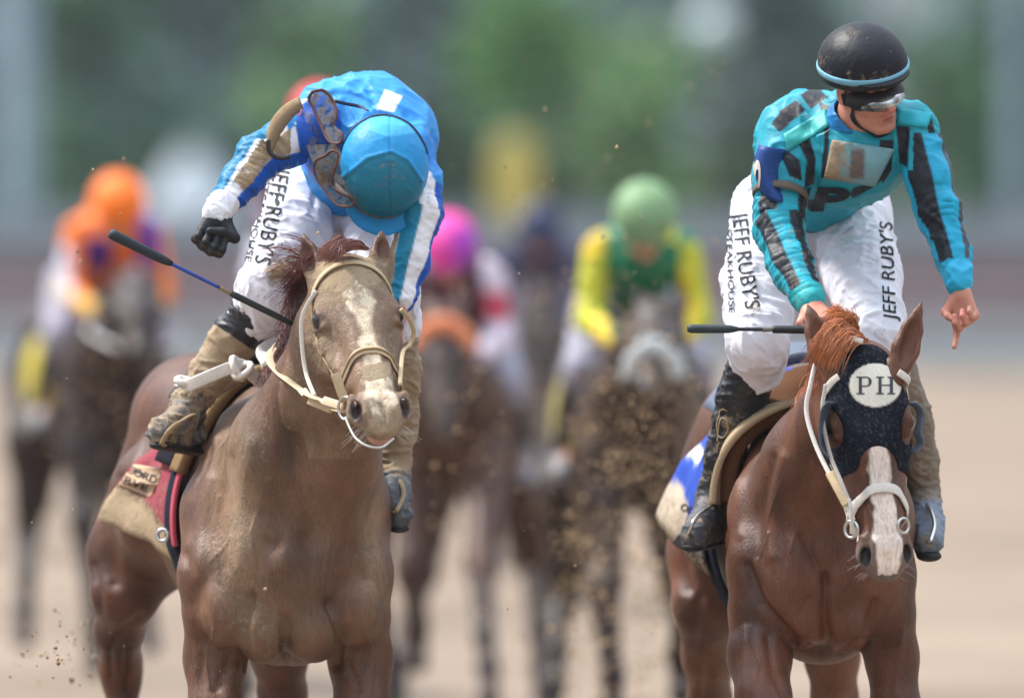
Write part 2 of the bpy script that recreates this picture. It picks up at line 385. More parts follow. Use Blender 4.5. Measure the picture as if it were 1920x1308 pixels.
leafmats = {}
def leaf_mat(key, c):
    if key not in leafmats:
        m, nt, b = new_mat('leaves_' + key); L = nt.links.new; at = N_(nt, 'ShaderNodeAttribute', attribute_name='Col'); L(at.outputs[0], b.inputs['Base Color']); b.inputs['Roughness'].default_value = .6
        b.inputs['Specular IOR Level'].default_value = .25; leafmats[key] = m
    return leafmats[key]
BARK = mat_paint('bark', srgb(92, 80, 70), rough=.9, bump=.8, bscale=12, mud=False, var=.3)
def tree(px, Y, top, width, colr, label, group='trees beyond the track', n=2600, name='tree', base=.0, leaf=.16, cat='tree', seed=0):
    """top = photo row of the crown's top, width in photo columns"""
    r = np.random.default_rng(100 + seed); X = (px - 960) / F * Y; H = EYE - (top - HY) / F * Y; wd = width / F * Y / 2
    t = thing(name, label, cat, (X, Y, 0), group); z0 = max(base, .0) + H * .16
    parts = [sweep(spline([(X, Y, -.1), (X + .03 * H * r.normal(), Y, H * .3), (X + .05 * H * r.normal(), Y, H * .7)], 10), np.linspace(.07 * H, .02 * H, 10) * .8, np.linspace(.07 * H, .02 * H, 10) * .8, None, 8)]
    lobes = []
    for k in range(16):
        a = r.uniform(0, 6.28); rr = wd * .72 * math.sqrt(r.uniform(.05, 1)); zc = z0 + (H - z0) * r.uniform(.12, .86); sc_ = 1 - .55 * ((zc - z0) / (H - z0)) ** 2
        c_ = np.array([X + rr * math.cos(a) * sc_, Y + rr * math.sin(a) * sc_, zc]); lobes.append((c_, wd * r.uniform(.30, .5), r.uniform(.65, 1.35)))
        parts.append(sweep(spline([(X, Y, H * r.uniform(.15, .5)), (X * .5 + c_[0] * .5, Y * .5 + c_[1] * .5, zc * .8), c_], 6), np.linspace(.025 * H, .006 * H, 6), np.linspace(.025 * H, .006 * H, 6), None, 5))
    V, Fc = joinmesh(parts); mkmesh('trunk', V, Fc, BARK, t)
    li = r.integers(0, len(lobes), n); C = np.array([lobes[i][0] for i in li]); Rr = np.array([lobes[i][1] for i in li]); B = np.array([lobes[i][2] for i in li])
    d = r.normal(size=(n, 3)); d /= np.linalg.norm(d, axis=1, keepdims=True); P = C + d * (Rr * r.uniform(.35, 1.08, n))[:, None] * np.array([1, 1, .85]); P[:, 2] = np.maximum(P[:, 2], .1)
    a = r.normal(size=(n, 3)); a /= np.linalg.norm(a, axis=1, keepdims=True); b_ = np.cross(a, r.normal(size=(n, 3))); b_ /= np.linalg.norm(b_, axis=1, keepdims=True); s_ = (leaf * r.uniform(.6, 1.4, n) * wd ** .5)[:, None]
    V = np.stack([P - a * s_, P + b_ * s_ * .6, P + a * s_, P - b_ * s_ * .6], 1).reshape(-1, 3); Q = np.arange(4 * n).reshape(n, 4)
    cc = np.asarray(colr)[None] * (B * r.uniform(.7, 1.3, n))[:, None]; cc = np.repeat(cc, 4, 0)
    mkmesh('crown', V, Q, leaf_mat('green', None), t, np.clip(cc, 0, 1), smooth=False)
    return t
g_dk, g_md, g_br, g_bl = srgb(84, 110, 96), srgb(98, 122, 98), srgb(118, 148, 100), srgb(94, 112, 114)  # leaf greens lightened and blued: distance haze put into the colour
TR = [(150, 215, -120, 480, g_dk, 'dark green tree on the far left behind the thick pale pole'), (330, 240, -250, 620, g_bl, 'tall blue-grey tree behind the pale marquee'), (560, 205, -60, 330, srgb(118, 146, 108), 'bright green tree rising above the blue rider\'s back, left side'),
      (760, 230, -220, 560, g_bl, 'tall dark slate-coloured tree in the middle left'), (1010, 225, -90, 360, srgb(108, 150, 88), 'pale green tree directly above the yellow marker'), (1195, 196, 78, 390, srgb(118, 148, 100), 'rounded bright green tree with a domed crown beside the turquoise rider'),
      (1440, 232, -180, 420, g_bl, 'dark slate-coloured tree left of the black helmet'), (1010, 198, 230, 300, g_dk, 'low dark shrubby tree behind the yellow marker'), (1660, 210, 180, 380, g_md, 'dull green tree behind the turquoise rider'),
      (1800, 226, 60, 300, srgb(88, 118, 84), 'mid green tree with a thin top on the right'), (1930, 205, -150, 260, srgb(66, 110, 74), 'deep green tree cut by the right edge'), (560, 196, 250, 420, srgb(64, 78, 74), 'low grey-green tree behind the raised fist'),
      (40, 200, 120, 260, g_md, 'low green tree at the left edge behind the pole base'), (800, 195, 210, 330, srgb(74, 96, 76), 'low green tree between the blue rider and the yellow marker'), (1420, 197, 210, 300, srgb(72, 96, 74), 'low green tree left of the turquoise rider\'s elbow')]
for i, a in enumerate(TR): tree(*a, seed=i)
# far wood as one mass, leaf colour paled to stand in for haze
r = np.random.default_rng(5); n = 15000
P = np.stack([r.uniform(-40, 40, n), r.uniform(300, 340, n), r.uniform(0, 1, n)], 1)
gap = np.exp(-((P[:, 0] / P[:, 1] * F + 960 - 1680) / 90) ** 2); topz = 9 + 3 * fbm(P * (1, 0, 0), .2, 3, 8) - 4.5 * gap; P[:, 2] *= topz
a = r.normal(size=(n, 3)); a /= np.linalg.norm(a, axis=1, keepdims=True); b_ = np.cross(a, r.normal(size=(n, 3))); b_ /= np.linalg.norm(b_, axis=1, keepdims=True); s_ = r.uniform(.35, .8, n)[:, None]
V = np.stack([P - a * s_, P + b_ * s_ * .7, P + a * s_, P - b_ * s_ * .7], 1).reshape(-1, 3)
cc = np.repeat(srgb(100, 120, 118)[None] * (.6 + .9 * fbm(P, .25, 3, 2))[:, None], 4, 0)
tag(mkmesh('distant_wood', V, np.arange(4 * n).reshape(n, 4), leaf_mat('green', None), None, cc, smooth=False), 'far dark wood closing the background behind the nearer trees', 'wood', kind='stuff')
# poles, marker, marquee, lamp
def at(px, py, Y): return np.array([(px - 960) / F * Y, Y, EYE - (py - HY) / F * Y])
mp_ = mat_paint('pale_pole_paint', srgb(150, 162, 186), rough=.5, bump=.1, bscale=20, mud=False, var=.08)
def pole(px, Y, wd, H, label, name='light_pole', group='pale poles'):
    X = at(px, 0, Y)[0]; w2 = wd / F * Y; t = thing(name, label, 'pole', (X, Y, 0), group); zz = np.linspace(-.1, H, 12)
    V, Fc = sweep(np.array([[X, Y, z] for z in zz]), np.linspace(w2 * 1.1, w2 * .9, 12), np.linspace(w2 * 1.1, w2 * .9, 12), np.tile((0, -1, 0), (12, 1)), 18); mkmesh('shaft', V, Fc, mp_, t)
    V, Fc = sweep(np.array([[X, Y, z] for z in (-.1, .0, .55, .62)]), [w2 * 1.9, w2 * 1.9, w2 * 1.8, w2 * 1.1], [w2 * 1.9, w2 * 1.9, w2 * 1.8, w2 * 1.1], np.tile((0, -1, 0), (4, 1)), 18); mkmesh('base', V, Fc, mp_, t)
pole(32, 170, 62, 12, 'thick pale blue-white pole rising at the left edge')
pole(1905, 165, 34, 12, 'thinner pale grey pole at the right edge')
t = thing('distance_marker', 'yellow rounded marker board on a white post beyond the track', 'marker', (at(962, 0, 144)[0], 144, 0))
w3 = at(962, 0, 144)[0]; my = flat('marker_yellow', srgb(200, 186, 96), .6)
V, Fc = sweep(np.array([at(962, y, 144) for y in np.linspace(425, 252, 9)]), np.array([.30, .50, .56, .58, .58, .58, .56, .50, .30]) * .95, .07, np.tile((0, -1, 0), (9, 1)), 12, power=5); mkmesh('board', V, Fc, my, t)
V, Fc = sweep(np.array([(w3, 144.05, z) for z in (-.05, 1., 2.2)]), .1, .1, np.tile((0, -1, 0), (3, 1)), 8); mkmesh('post', V, Fc, mw, t)
X0 = at(360, 0, 180)[0]; t = thing('marquee', 'small pale peaked marquee behind the orange-capped rider', 'tent', (X0, 180, 0))
mt_ = mat_paint('marquee_canvas', srgb(168, 176, 186), rough=.8, bump=.2, bscale=8, mud=False, var=.08)
rr = []
for i in range(13):
    s_ = i / 12; wd = .12 + 1.0 * s_ ** .8; z = 3.2 - 1.5 * s_ ** .65
    rr.append([(X0 + wd * math.copysign(abs(math.cos(a)) ** .5, math.cos(a)), 180 + wd * math.copysign(abs(math.sin(a)) ** .5, math.sin(a)), z) for a in np.linspace(0, 2 * math.pi, 32, endpoint=False)])
V = np.array(rr).reshape(-1, 3); Q = [[i * 32 + k, i * 32 + (k + 1) % 32, (i + 1) * 32 + (k + 1) % 32, (i + 1) * 32 + k] for i in range(12) for k in range(32)] + [list(range(32))]
mkmesh('canopy', V, Q, mt_, t)
V, Fc = joinmesh([box(X0 - 1.08, X0 + 1.08, 181.0, 181.03, .0, 1.72), box(X0 - 1.1, X0 - 1.07, 179, 181, .0, 1.72), box(X0 + 1.07, X0 + 1.1, 179, 181, .0, 1.72)]); mkmesh('side_wall', V, Fc, mt_, t, smooth=False)
for sx in (-1, 1):
    for sy in (-1, 1): V, Fc = sweep(np.array([(X0 + sx * 1.04, 180 + sy * 1.0, z) for z in (-.05, .9, 1.75)]), .06, .06, None, 6); mkmesh('pole', V, Fc, mw, t)
pl_ = at(1335, 55, 185); t = thing('lamp_post', 'lamp post with a pale globe among the trees at the top', 'lamp post', (pl_[0], 185, 0))
V, Fc = sweep(np.array([(pl_[0], 185, z) for z in np.linspace(-.1, pl_[2] - .2, 6)]), .12, .12, np.tile((0, -1, 0), (6, 1)), 8); mkmesh('post', V, Fc, BARK, t)
V, Fc = uvsphere(pl_, .34); mkmesh('globe', V, Fc, flat('globe_glass', srgb(205, 212, 225), .3), t)
# ---------------------------------------------------------------- horses
def frame(O, pitch, yaw, roll, s=1.0, sx=1.0):
    """head frame: x across, y down the face, z out of the forehead"""
    p, yw, r = map(math.radians, (pitch, yaw, roll))
    X = np.array([1., 0, 0]); Yv = np.array([0, -math.cos(p), -math.sin(p)]); Z = np.array([0, -math.sin(p), math.cos(p)])
    A = np.stack([X, Yv, Z], 1)
    cy, sy = math.cos(yw), math.sin(yw); Rz = np.array([[cy, -sy, 0], [sy, cy, 0], [0, 0, 1]])
    cr, sr = math.cos(r), math.sin(r); Ry = np.array([[cr, 0, -sr], [0, 1, 0], [sr, 0, cr]])
    A = Ry @ Rz @ A
    H = lambda x, y, z: np.asarray(O) + s * (A @ np.array([x * sx, y, z]))
    H.A = A; H.s = s; H.sx = sx; H.O = np.asarray(O)
    H.inv = lambda P: ((np.asarray(P) - H.O) @ A) / s / np.array([sx, 1, 1])
    return H
def add_head(v, H, fine=True, flare=1.0):
    s = H.s; A = H.A
    def e(x, y, z, a, b, c, k=.03, op=1, rx=0, rz=0):
        R = A
        if rz:
            c_, s_ = math.cos(rz), math.sin(rz); R = A @ np.array([[c_, -s_, 0], [s_, c_, 0], [0, 0, 1]])
        if rx:
            c_, s_ = math.cos(rx), math.sin(rx); R = R @ np.array([[1, 0, 0], [0, c_, -s_], [0, s_, c_]])
        v.ell(H(x, y, z), np.array([a * H.sx, b, c]) * s, R, k * s, op)
    def c(p, q, ra, rb, k=.03, n=None, sq=1, op=1): v.cap(H(*p), H(*q), ra * s, rb * s, k * s, None if n is None else A @ nrm(n), sq, op)
    e(0, .06, -.075, .082, .11, .085, .05)
    e(0, .155, -.055, .090, .13, .058, .04)
    c((0, .2, -.065), (0, .50, -.07), .062, .045, .04)
    for q in (-1, 1):
        e(q * .070, .165, -.040, .028, .045, .026, .025)           # brow
        e(q * .055, .17, -.155, .030, .105, .095, .045)           # jowl
        c((q * .022, .22, -.028), (q * .020, .47, -.036), .032, .024, .03)   # nasal bone
        c((q * .038, .22, -.16), (q * .024, .50, -.115), .034, .024, .04)    # lower jaw
        c((q * .066, .25, -.085), (q * .040, .42, -.075), .026, .030, .03)   # cheek bone crest
        e(q * .070, .225, -.080, .024, .05, .022, .02)
        if fine:
            c((q * .040, .22, -.105), (q * .035, .36, -.10), .022, .016, .03, op=-1) if False else None
            # nostril
            e(q * .038 * flare, .535, -.050, .030, .044, .032, .02)
            c((q * .052 * flare, .500, -.030), (q * .058 * flare, .548, -.052), .013, .012, .012)
            c((q * .026, .520, -.018), (q * .034, .560, -.030), .012, .012, .014)
            e(q * .050 * flare, .548, -.030, .013, .030, .020, .010, -1, rz=q * -.35)
            e(q * .046 * flare, .520, -.040, .010, .035, .012, .012, -1)
            # eye: socket, ball seat, lids
            e(q * .092, .184, -.048, .022, .030, .020, .008, -1)
            c((q * .080, .158, -.040), (q * .089, .180, -.030), .009, .010, .01)
            c((q * .089, .180, -.030), (q * .083, .216, -.036), .010, .008, .01)
            c((q * .096, .166, -.062), (q * .096, .208, -.066), .009, .007, .01)
            c((q * .083, .216, -.036), (q * .096, .208, -.066), .008, .006, .01)
    e(0, .52, -.060, .046, .06, .045, .03)
    e(0, .578, -.066, .040, .036, .036, .025)       # upper lip
    e(0, .545, -.118, .032, .042, .024, .014)       # lower lip and chin
    if fine:
        c((-.05, .585, -.098), (.05, .585, -.098), .005, .005, .006, op=-1)
        c((-.0, .555, -.020), (-.0, .60, -.045), .007, .006, .012, op=-1)
def add_ear(v, base, tip, face, wd=.036, k=.02):
    base, tip = np.asarray(base, float), np.asarray(tip, float); ax = tip - base; L = np.linalg.norm(ax); ax /= L
    f = nrm(np.asarray(face, float) - ax * np.dot(face, ax)); side = np.cross(ax, f)
    pts = [(base - ax * .02, wd * .75), (base + ax * L * .30, wd), (base + ax * L * .60, wd * .78), (base + ax * L * .85, wd * .36), (tip, .005)]
    for p, q in zip(pts[:-1], pts[1:]): v.cap(p[0], q[0], p[1], q[1], k if p is pts[0] else .008, f, .62)
    R = np.stack([side, ax, f], 1)
    v.ell(base + ax * L * .42 + f * wd * .55, np.array([wd * .62, L * .40, wd * .62]), R, .008, -1)
def yawR(deg):
    a = math.radians(deg); lat = np.array([math.cos(a), math.sin(a), 0]); bk = np.array([-math.sin(a), math.cos(a), 0])
    return np.stack([lat, bk, np.array([0, 0, 1.])], 1)
class PV(Vol):
    """primitives authored at photograph scale: (px, py, depth, radius px)"""
    def ch(s, pts, k=.04, n=None, sq=1.0, op=1):
        for p, q in zip(pts[:-1], pts[1:]):
            s.cap(W(*p[:3]), W(*q[:3]), RP(p[3], p[2]), RP(q[3], q[2]), k, n, sq, op)
        return s
    def el(s, p, r, R=None, k=.04, op=1): return s.ell(W(*p), r, R, k, op)

def emboss(V, Q, lines, d0=-.6, d1=.7):
    """raise or sink muscle ridges and grooves along lines on the forward-facing skin"""
    N = vnormals(V, Q); px, py = proj(V); D = np.zeros(len(V)); Y = V[:, 1] - D0
    m0 = (N[:, 1] < .15) & (Y > d0) & (Y < d1)
    for pts, wd, dep in lines:
        p = np.array(pts, float); m = m0 & (px > p[:, 0].min() - 3 * wd) & (px < p[:, 0].max() + 3 * wd) & (py > p[:, 1].min() - 3 * wd) & (py < p[:, 1].max() + 3 * wd)
        D[m] += dep * np.exp(-(polydist(px[m], py[m], p) / wd) ** 2)
    return V + N * (D * sstep(.15, -.25, N[:, 1]))[:, None]
COATS = {'chestnut': srgb(128, 76, 52)}
def hoof_leg(v, pts, k=.03): v.ch(pts, k)

def build_horse1():
    v = PV(.0052); R = yawR(14)
    v.el((500, 968, .78), (.285, .62, .35), R, .06)
    v.el((540, 1010, .22), (.262, .32, .35), R, .06)
    v.ch([(540, 800, .42, 88), (480, 815, .9, 100), (380, 800, 1.45, 120)], .08)
    v.el((376, 800, 1.55), (.195, .36, .215), R, .06)
    v.ch([(305, 880, 1.6, 84), (250, 1040, 1.55, 84), (236, 1110, 1.48, 62), (222, 1180, 1.62, 42), (226, 1245, 1.78, 36), (228, 1275, 1.8, 31), (236, 1440, 1.72, 22), (240, 1600, 1.6, 24), (236, 1700, 1.5, 21)], .04)
    v.ch([(214, 1205, 1.86, 14), (226, 1262, 1.9, 16)], .02)
    v.ch([(330, 940, 1.2, 130), (300, 1000, 1.5, 105)], .06)
    v.ch([(440, 920, 1.55, 95), (480, 1090, 1.35, 75), (525, 1230, 1.2, 46), (530, 1300, 1.28, 40), (535, 1450, 1.15, 24), (535, 1600, 1.05, 24), (535, 1690, .95, 22)], .05)
    # shoulders, breast, arms
    v.ch([(470, 820, .42, 70), (430, 960, .18, 88), (412, 1080, .06, 76), (405, 1140, .05, 60)], .035)
    v.ch([(585, 820, .38, 75), (640, 960, .12, 86), (658, 1080, .05, 76), (672, 1150, .03, 58)], .035)
    v.el((538, 1060, .0), (.20, .16, .24), None, .05)
    v.el((492, 1172, -.055), (.076, .085, .105), None, .02)
    v.el((588, 1170, -.055), (.085, .085, .105), None, .02)
    v.el((425, 1140, -.02), (.08, .09, .11), None, .02); v.el((664, 1140, -.02), (.078, .09, .105), None, .02)
    v.ch([(404, 1150, .08, 60), (404, 1235, .10, 57), (405, 1330, .04, 49), (408, 1430, .0, 36), (409, 1480, -.02, 37), (410, 1530, .0, 27), (412, 1680, .02, 22), (413, 1740, .0, 26), (414, 1780, -.05, 22)], .03)
    v.ch([(670, 1160, .06, 60), (676, 1235, .10, 58), (680, 1330, .04, 51), (680, 1430, .0, 37), (681, 1480, -.02, 38), (680, 1530, .0, 27), (680, 1680, .02, 22), (680, 1740, .0, 26), (680, 1780, -.05, 22)], .03)
    for x, y, d in ((414, 1822, -.06), (680, 1822, -.06), (234, 1755, 1.47), (535, 1755, .92)):
        v.ch([(x, y - 45, d + .03, 24), (x, y - 8, d, 33)], .012)
    # neck
    v.ch([(548, 960, .15, 168), (572, 850, .02, 138), (606, 745, -.10, 98), (632, 630, -.20, 76), (648, 545, -.24, 62)], .06)
    v.ch([(590, 1000, .0, 60), (640, 860, -.12, 60), (655, 730, -.2, 50)], .06)      # windpipe ridge
    H = frame(W(652, 484, -.30), 44, 10, 4, 1.01, 1.18)
    add_head(v, H, flare=1.14)
    add_ear(v, W(592, 520, -.27), W(568, 438, -.22), (-.5, -.8, .1), .034); add_ear(v, W(712, 500, -.26), W(716, 434, -.22), (.55, -.8, .0), .033)
    V, Q = v.mesh(1)
    V = emboss(V, Q, [
        ([(535, 1205), (536, 1262)], 7, -.012), ([(535, 1160), (536, 1262)], 10, -.010), ([(470, 1120), (456, 1180), (466, 1250)], 9, -.016), ([(620, 1130), (640, 1190), (630, 1245)], 9, -.016),
        ([(505, 1020), (478, 1075), (462, 1125)], 19, -.010), ([(575, 1010), (606, 1070), (624, 1130)], 19, -.010), 
        ([(560, 820), (530, 920), (512, 1010)], 26, -.016), ([(655, 880), (625, 950), (585, 1010)], 26, -.014), ([(345, 1040), (372, 1120), (390, 1200)], 14, -.012), ([(395, 900), (380, 1000), (372, 1080)], 14, .010),
        ([(430, 860), (415, 960), (420, 1060)], 12, -.008), ([(470, 830), (455, 960), (450, 1060)], 14, .008), ([(690, 900), (685, 1000), (690, 1080)], 10, -.007), ([(535, 900), (537, 1060)], 18, .010), ([(430, 1236), (405, 1290)], 8, -.008), ([(650, 1236), (672, 1290)], 8, -.008),
        ([(440, 1255), (425, 1308)], 9, .007), ([(380, 1230), (372, 1308)], 7, -.006), ([(600, 700), (610, 760), (650, 830)], 9, .006), ([(605, 640), (618, 668), (622, 700), (640, 716)], 2.6, .0035), ([(608, 660), (600, 690)], 2.4, .003), ([(690, 640), (726, 660), (732, 700)], 2.4, .003), ([(625, 690), (600, 650), (585, 640)], 8, .005), ([(400, 1180), (385, 1230), (392, 1290)], 3, .004), ([(690, 1190), (700, 1240), (694, 1300)], 3, .004), ([(500, 900), (470, 1000), (478, 1080)], 3, .003), ([(600, 920), (620, 1000), (612, 1080)], 3, .003), ([(410, 930), (398, 1010), (412, 1090)], 3, .003), ([(430, 1005), (398, 1050)], 3, .003)])
    V = emboss(V, Q, [([(262, 1160), (214, 1205)], 12, -.016), ([(178, 1060), (188, 1150)], 10, -.010), ([(230, 900), (205, 1000), (215, 1090)], 16, -.014), ([(275, 830), (240, 920)], 16, .012), ([(205, 1215), (207, 1270)], 5, -.010), ([(240, 1215), (236, 1290)], 5, -.012)], 1.0, 3)
    px, py = proj(V); N = vnormals(V, Q); L = H.inv(V)
    head = (L[:, 1] > -.02) & (V[:, 1] < D0 - .2) & (py < 860)
    n1 = fbm(V, 4, 3, 1); n2 = fbm(V, (30, 30, 6), 3, 5)
    c = srgb(86, 50, 34)[None] * (.62 + .76 * n2[:, None])
    dk = srgb(50, 27, 24); m = np.clip(sstep(.45, .65, fbm(V, (7, 7, 3), 3, 9)) * .5 + .9 * sstep(.42, .6, fbm(V, (26, 26, 5), 3, 19)) * np.exp(-((px - 500) / 95) ** 2 - ((py - 830) / 120) ** 2) * ~head, 0, .9)[:, None]; c = c * (1 - m) + dk * m
    mud = .12 + .30 * n1
    def blob(x, y, rx, ry, a): return a * np.exp(-(((px - x) / rx) ** 2 + ((py - y) / ry) ** 2))
    body = ~head
    film = body * (blob(440, 960, 55, 190, .62) + blob(705, 1000, 30, 170, .6) + blob(590, 1000, 70, 200, .10) + blob(500, 1180, 60, 60, .18) + blob(600, 1180, 60, 60, .15) + blob(620, 900, 80, 120, .12)) + head * .34
    film = np.clip(film * (.35 + 1.3 * fbm(V, (34, 34, 7), 4, 44)) + .09 * (.4 + 1.2 * fbm(V, (50, 50, 9), 3, 45)), 0, .8)[:, None] * (sstep(1.6, .5, V[:, 1] - D0) * .8 + .2)[:, None]
    c = c * (1 - film) + srgb(152, 126, 100) * film
    mud += body * (blob(440, 960, 65, 190, .16) + blob(700, 1000, 40, 160, .14) + blob(500, 1180, 60, 60, .08) - blob(350, 960, 30, 200, .12))
    mud += head * (blob(650, 510, 80, 50, .46) + blob(600, 640, 50, 70, .2) + blob(735, 640, 30, 80, .2) + blob(715, 790, 50, 40, .36) + .06)
    mud -= body * sstep(.8, 1.3, V[:, 1] - D0) * .22
    lx = L[:, 0]; ly = L[:, 1]; lz = L[:, 2]
    wv = .012 * (fbm(V, 30, 2, 3) - .5)
    half = np.interp(ly, [.08, .12, .17, .22, .30, .40, .46, .54, .6], [.0, .03, .034, .020, .016, .02, .032, .036, .02])
    bl = head * sstep(.006, -.006, np.abs(lx + wv * 2 - .004) - half) * (lz > -.075) * (ly < .6) * (.55 + .45 * sstep(.35, .6, fbm(V, 60, 3, 7)))
    cream = srgb(214, 196, 168); c = c * (1 - bl[:, None]) + cream * bl[:, None]; mud -= bl * .2
    crust = head * sstep(.004, -.004, np.hypot((lx - .005) / 1.1, (ly - .425) / .9) - .036 - .05 * (fbm(V, 45, 3, 77) - .5)) * (lz > -.06); mud += crust * .5
    mz = head * sstep(.47, .53, ly) * (1 - bl)
    c = c * (1 - .75 * mz[:, None]) + srgb(128, 106, 92) * .75 * mz[:, None]
    pink = head * sstep(.55, .57, ly) * sstep(-.085, -.1, lz) ; c = c * (1 - .8 * pink[:, None]) + srgb(196, 150, 140) * .8 * pink[:, None]; mud -= pink * .3
    nos = np.zeros(len(V))
    for q in (-1, 1):
        dl = np.sqrt(((np.abs(lx) - .0505) / .016) ** 2 + ((ly - .545) / .032) ** 2 + ((lz + .04) / .026) ** 2); nos = np.maximum(nos, head * sstep(1.1, .75, dl))
    c = c * (1 - nos[:, None]) + srgb(38, 26, 24) * nos[:, None]; mud -= nos * .8
    eyr = head * sstep(.040, .026, np.sqrt((np.abs(lx) - .086) ** 2 + (ly - .186) ** 2 + (lz + .05) ** 2)); c = c * (1 - .85 * eyr[:, None]) + srgb(50, 30, 26) * .85 * eyr[:, None]; mud -= eyr * .4
    leg = sstep(1560, 1640, py) * 1.0; c = c * (1 - .7 * leg[:, None]) + srgb(60, 42, 36) * .7 * leg[:, None]
    root = thing('racehorse', 'muddy chestnut racehorse with cream blaze and bare face carrying the head-bowed rider in blue', 'horse', W(500, 1839, .6))
    ob = mkmesh('body', V, Q, M['coat'], root, c, mud)
    for q in (-1, 1): eyeball(H, q, root)
    return root, H, V, Q, bvh(V, Q)
def eyeball(H, q, root):
    V, Fc = uvsphere(H(q * .0840, .184, -.0460), .0260 * H.s)
    return mkmesh('eye', V, Fc, M['eye'], root)

def build_horse2():
    v = PV(.0052); R = yawR(8)
    v.el((1500, 980, .8), (.265, .62, .34), R, .06)
    v.el((1540, 1020, .2), (.235, .3, .33), R, .06)
    v.ch([(1535, 815, .5, 84), (1500, 820, .9, 95), (1445, 805, 1.5, 125)], .08)
    v.el((1440, 830, 1.58), (.215, .36, .195), R, .06)
    v.ch([(1365, 880, 1.65, 90), (1338, 1040, 1.6, 84), (1330, 1130, 1.52, 66), (1328, 1230, 1.66, 46), (1330, 1310, 1.8, 38), (1334, 1345, 1.82, 31), (1340, 1480, 1.75, 23), (1342, 1620, 1.65, 24), (1340, 1700, 1.55, 21)], .04)
    v.ch([(1400, 950, 1.2, 120), (1380, 1010, 1.5, 100)], .06)
    v.ch([(1500, 920, 1.6, 95), (1530, 1090, 1.4, 75), (1560, 1230, 1.25, 46), (1565, 1310, 1.3, 38), (1570, 1450, 1.15, 24), (1570, 1600, 1.0, 24), (1570, 1690, .9, 22)], .05)
    v.ch([(1475, 835, .42, 66), (1448, 960, .15, 78), (1440, 1060, .04, 74), (1430, 1135, .02, 64)], .035)
    v.ch([(1600, 840, .38, 72), (1628, 970, .12, 80), (1646, 1080, .04, 68), (1656, 1150, .03, 56)], .035)
    v.el((1540, 1060, .0), (.17, .15, .22), None, .05)
    v.el((1480, 1105, -.045), (.098, .09, .135), None, .02)
    v.el((1510, 1165, -.06), (.055, .07, .075), None, .025)
    v.el((1590, 1165, -.04), (.072, .08, .085), None, .02)
    v.el((1630, 1090, -.02), (.095, .09, .14), None, .02)
    v.ch([(1428, 1150, .06, 60), (1424, 1230, -.02, 58), (1432, 1310, -.14, 50), (1440, 1370, -.22, 40), (1440, 1420, -.18, 34), (1436, 1560, .0, 23), (1434, 1660, .12, 24), (1434, 1690, .16, 24)], .03)
    v.ch([(1660, 1150, .06, 56), (1672, 1230, .10, 48), (1680, 1330, .08, 44), (1682, 1430, .05, 36), (1684, 1480, .03, 37), (1684, 1530, .05, 27), (1684, 1680, .07, 22), (1684, 1740, .05, 26), (1684, 1780, .0, 22)], .03)
    for x, y, d in ((1434, 1735, .2), (1684, 1822, 0), (1340, 1755, 1.5), (1570, 1755, .85)):
        v.ch([(x, y - 45, d + .03, 24), (x, y - 8, d, 33)], .012)
    v.ch([(1542, 970, .15, 150), (1556, 880, .0, 124), (1590, 790, -.16, 92), (1612, 720, -.30, 70), (1620, 700, -.34, 56)], .06)
    H = frame(W(1622, 664, -.46), 74, 12, 3, 1.0, 1.19)
    add_head(v, H, flare=.92)
    add_ear(v, W(1558, 690, -.44), W(1514, 572, -.40), (.25, -.95, 0), .044); add_ear(v, W(1686, 690, -.44), W(1727, 568, -.40), (.3, -.9, 0), .040)
    V, Q = v.mesh(1)
    V = emboss(V, Q, [
        ([(1548, 1080), (1547, 1150), (1552, 1215)], 9, -.018), ([(1400, 1060), (1425, 1130), (1490, 1205), (1535, 1222)], 10, -.020), ([(1640, 1130), (1622, 1200), (1580, 1222)], 10, -.016),
        ([(1520, 860), (1490, 940), (1520, 1040), (1548, 1090)], 16, -.014), ([(1620, 880), (1605, 980), (1570, 1060)], 16, -.014), ([(1500, 1000), (1530, 1060)], 5, -.006), ([(1515, 1120), (1500, 1150)], 4, -.006),
        ([(1450, 860), (1425, 960), (1415, 1040)], 12, -.009), ([(1470, 860), (1455, 960), (1450, 1040)], 14, .009), ([(1385, 900), (1390, 1000)], 12, .008), ([(1440, 1190), (1450, 1260), (1470, 1300)], 9, -.008), ([(1400, 1180), (1395, 1290)], 9, .007), ([(1690, 1180), (1680, 1300)], 8, .006), ([(1470, 900), (1440, 980), (1450, 1070)], 3, .0035), ([(1500, 960), (1480, 1040), (1500, 1110)], 3, .003), ([(1445, 1000), (1420, 1050)], 3, .003), ([(1400, 1200), (1420, 1250), (1410, 1300)], 3, .004), ([(1612, 930), (1618, 980), (1630, 1010)], 2.6, .003), ([(1625, 950), (1640, 985)], 2.4, .003), ([(1600, 1040), (1610, 1110)], 3, .003)])
    V = emboss(V, Q, [([(1290, 900), (1275, 1000), (1290, 1100)], 14, -.012), ([(1310, 1120), (1300, 1200)], 12, -.010), ([(1320, 1200), (1310, 1300)], 6, -.008)], 1.0, 3)
    px, py = proj(V); L = H.inv(V); lx, ly, lz = L.T
    head = (ly > -.02) & (V[:, 1] < D0 - .36) & (py < 1130) & (lz > -.27)
    n1 = fbm(V, 4, 3, 21); n2 = fbm(V, (30, 30, 6), 3, 25)
    c = srgb(90, 50, 32)[None] * (.66 + .68 * n2[:, None])
    dk = srgb(48, 28, 23); m = (sstep(.45, .65, fbm(V, (7, 7, 3), 3, 29)) * .6)[:, None]; c = c * (1 - m) + dk * m
    film = np.clip((.10 + .22 * sstep(.45, .7, fbm(V, (6, 6, 3), 3, 61))) * (.3 + 1.4 * fbm(V, (40, 40, 8), 4, 64)), 0, .6)[:, None]; c = c * (1 - film) + srgb(140, 102, 78) * film
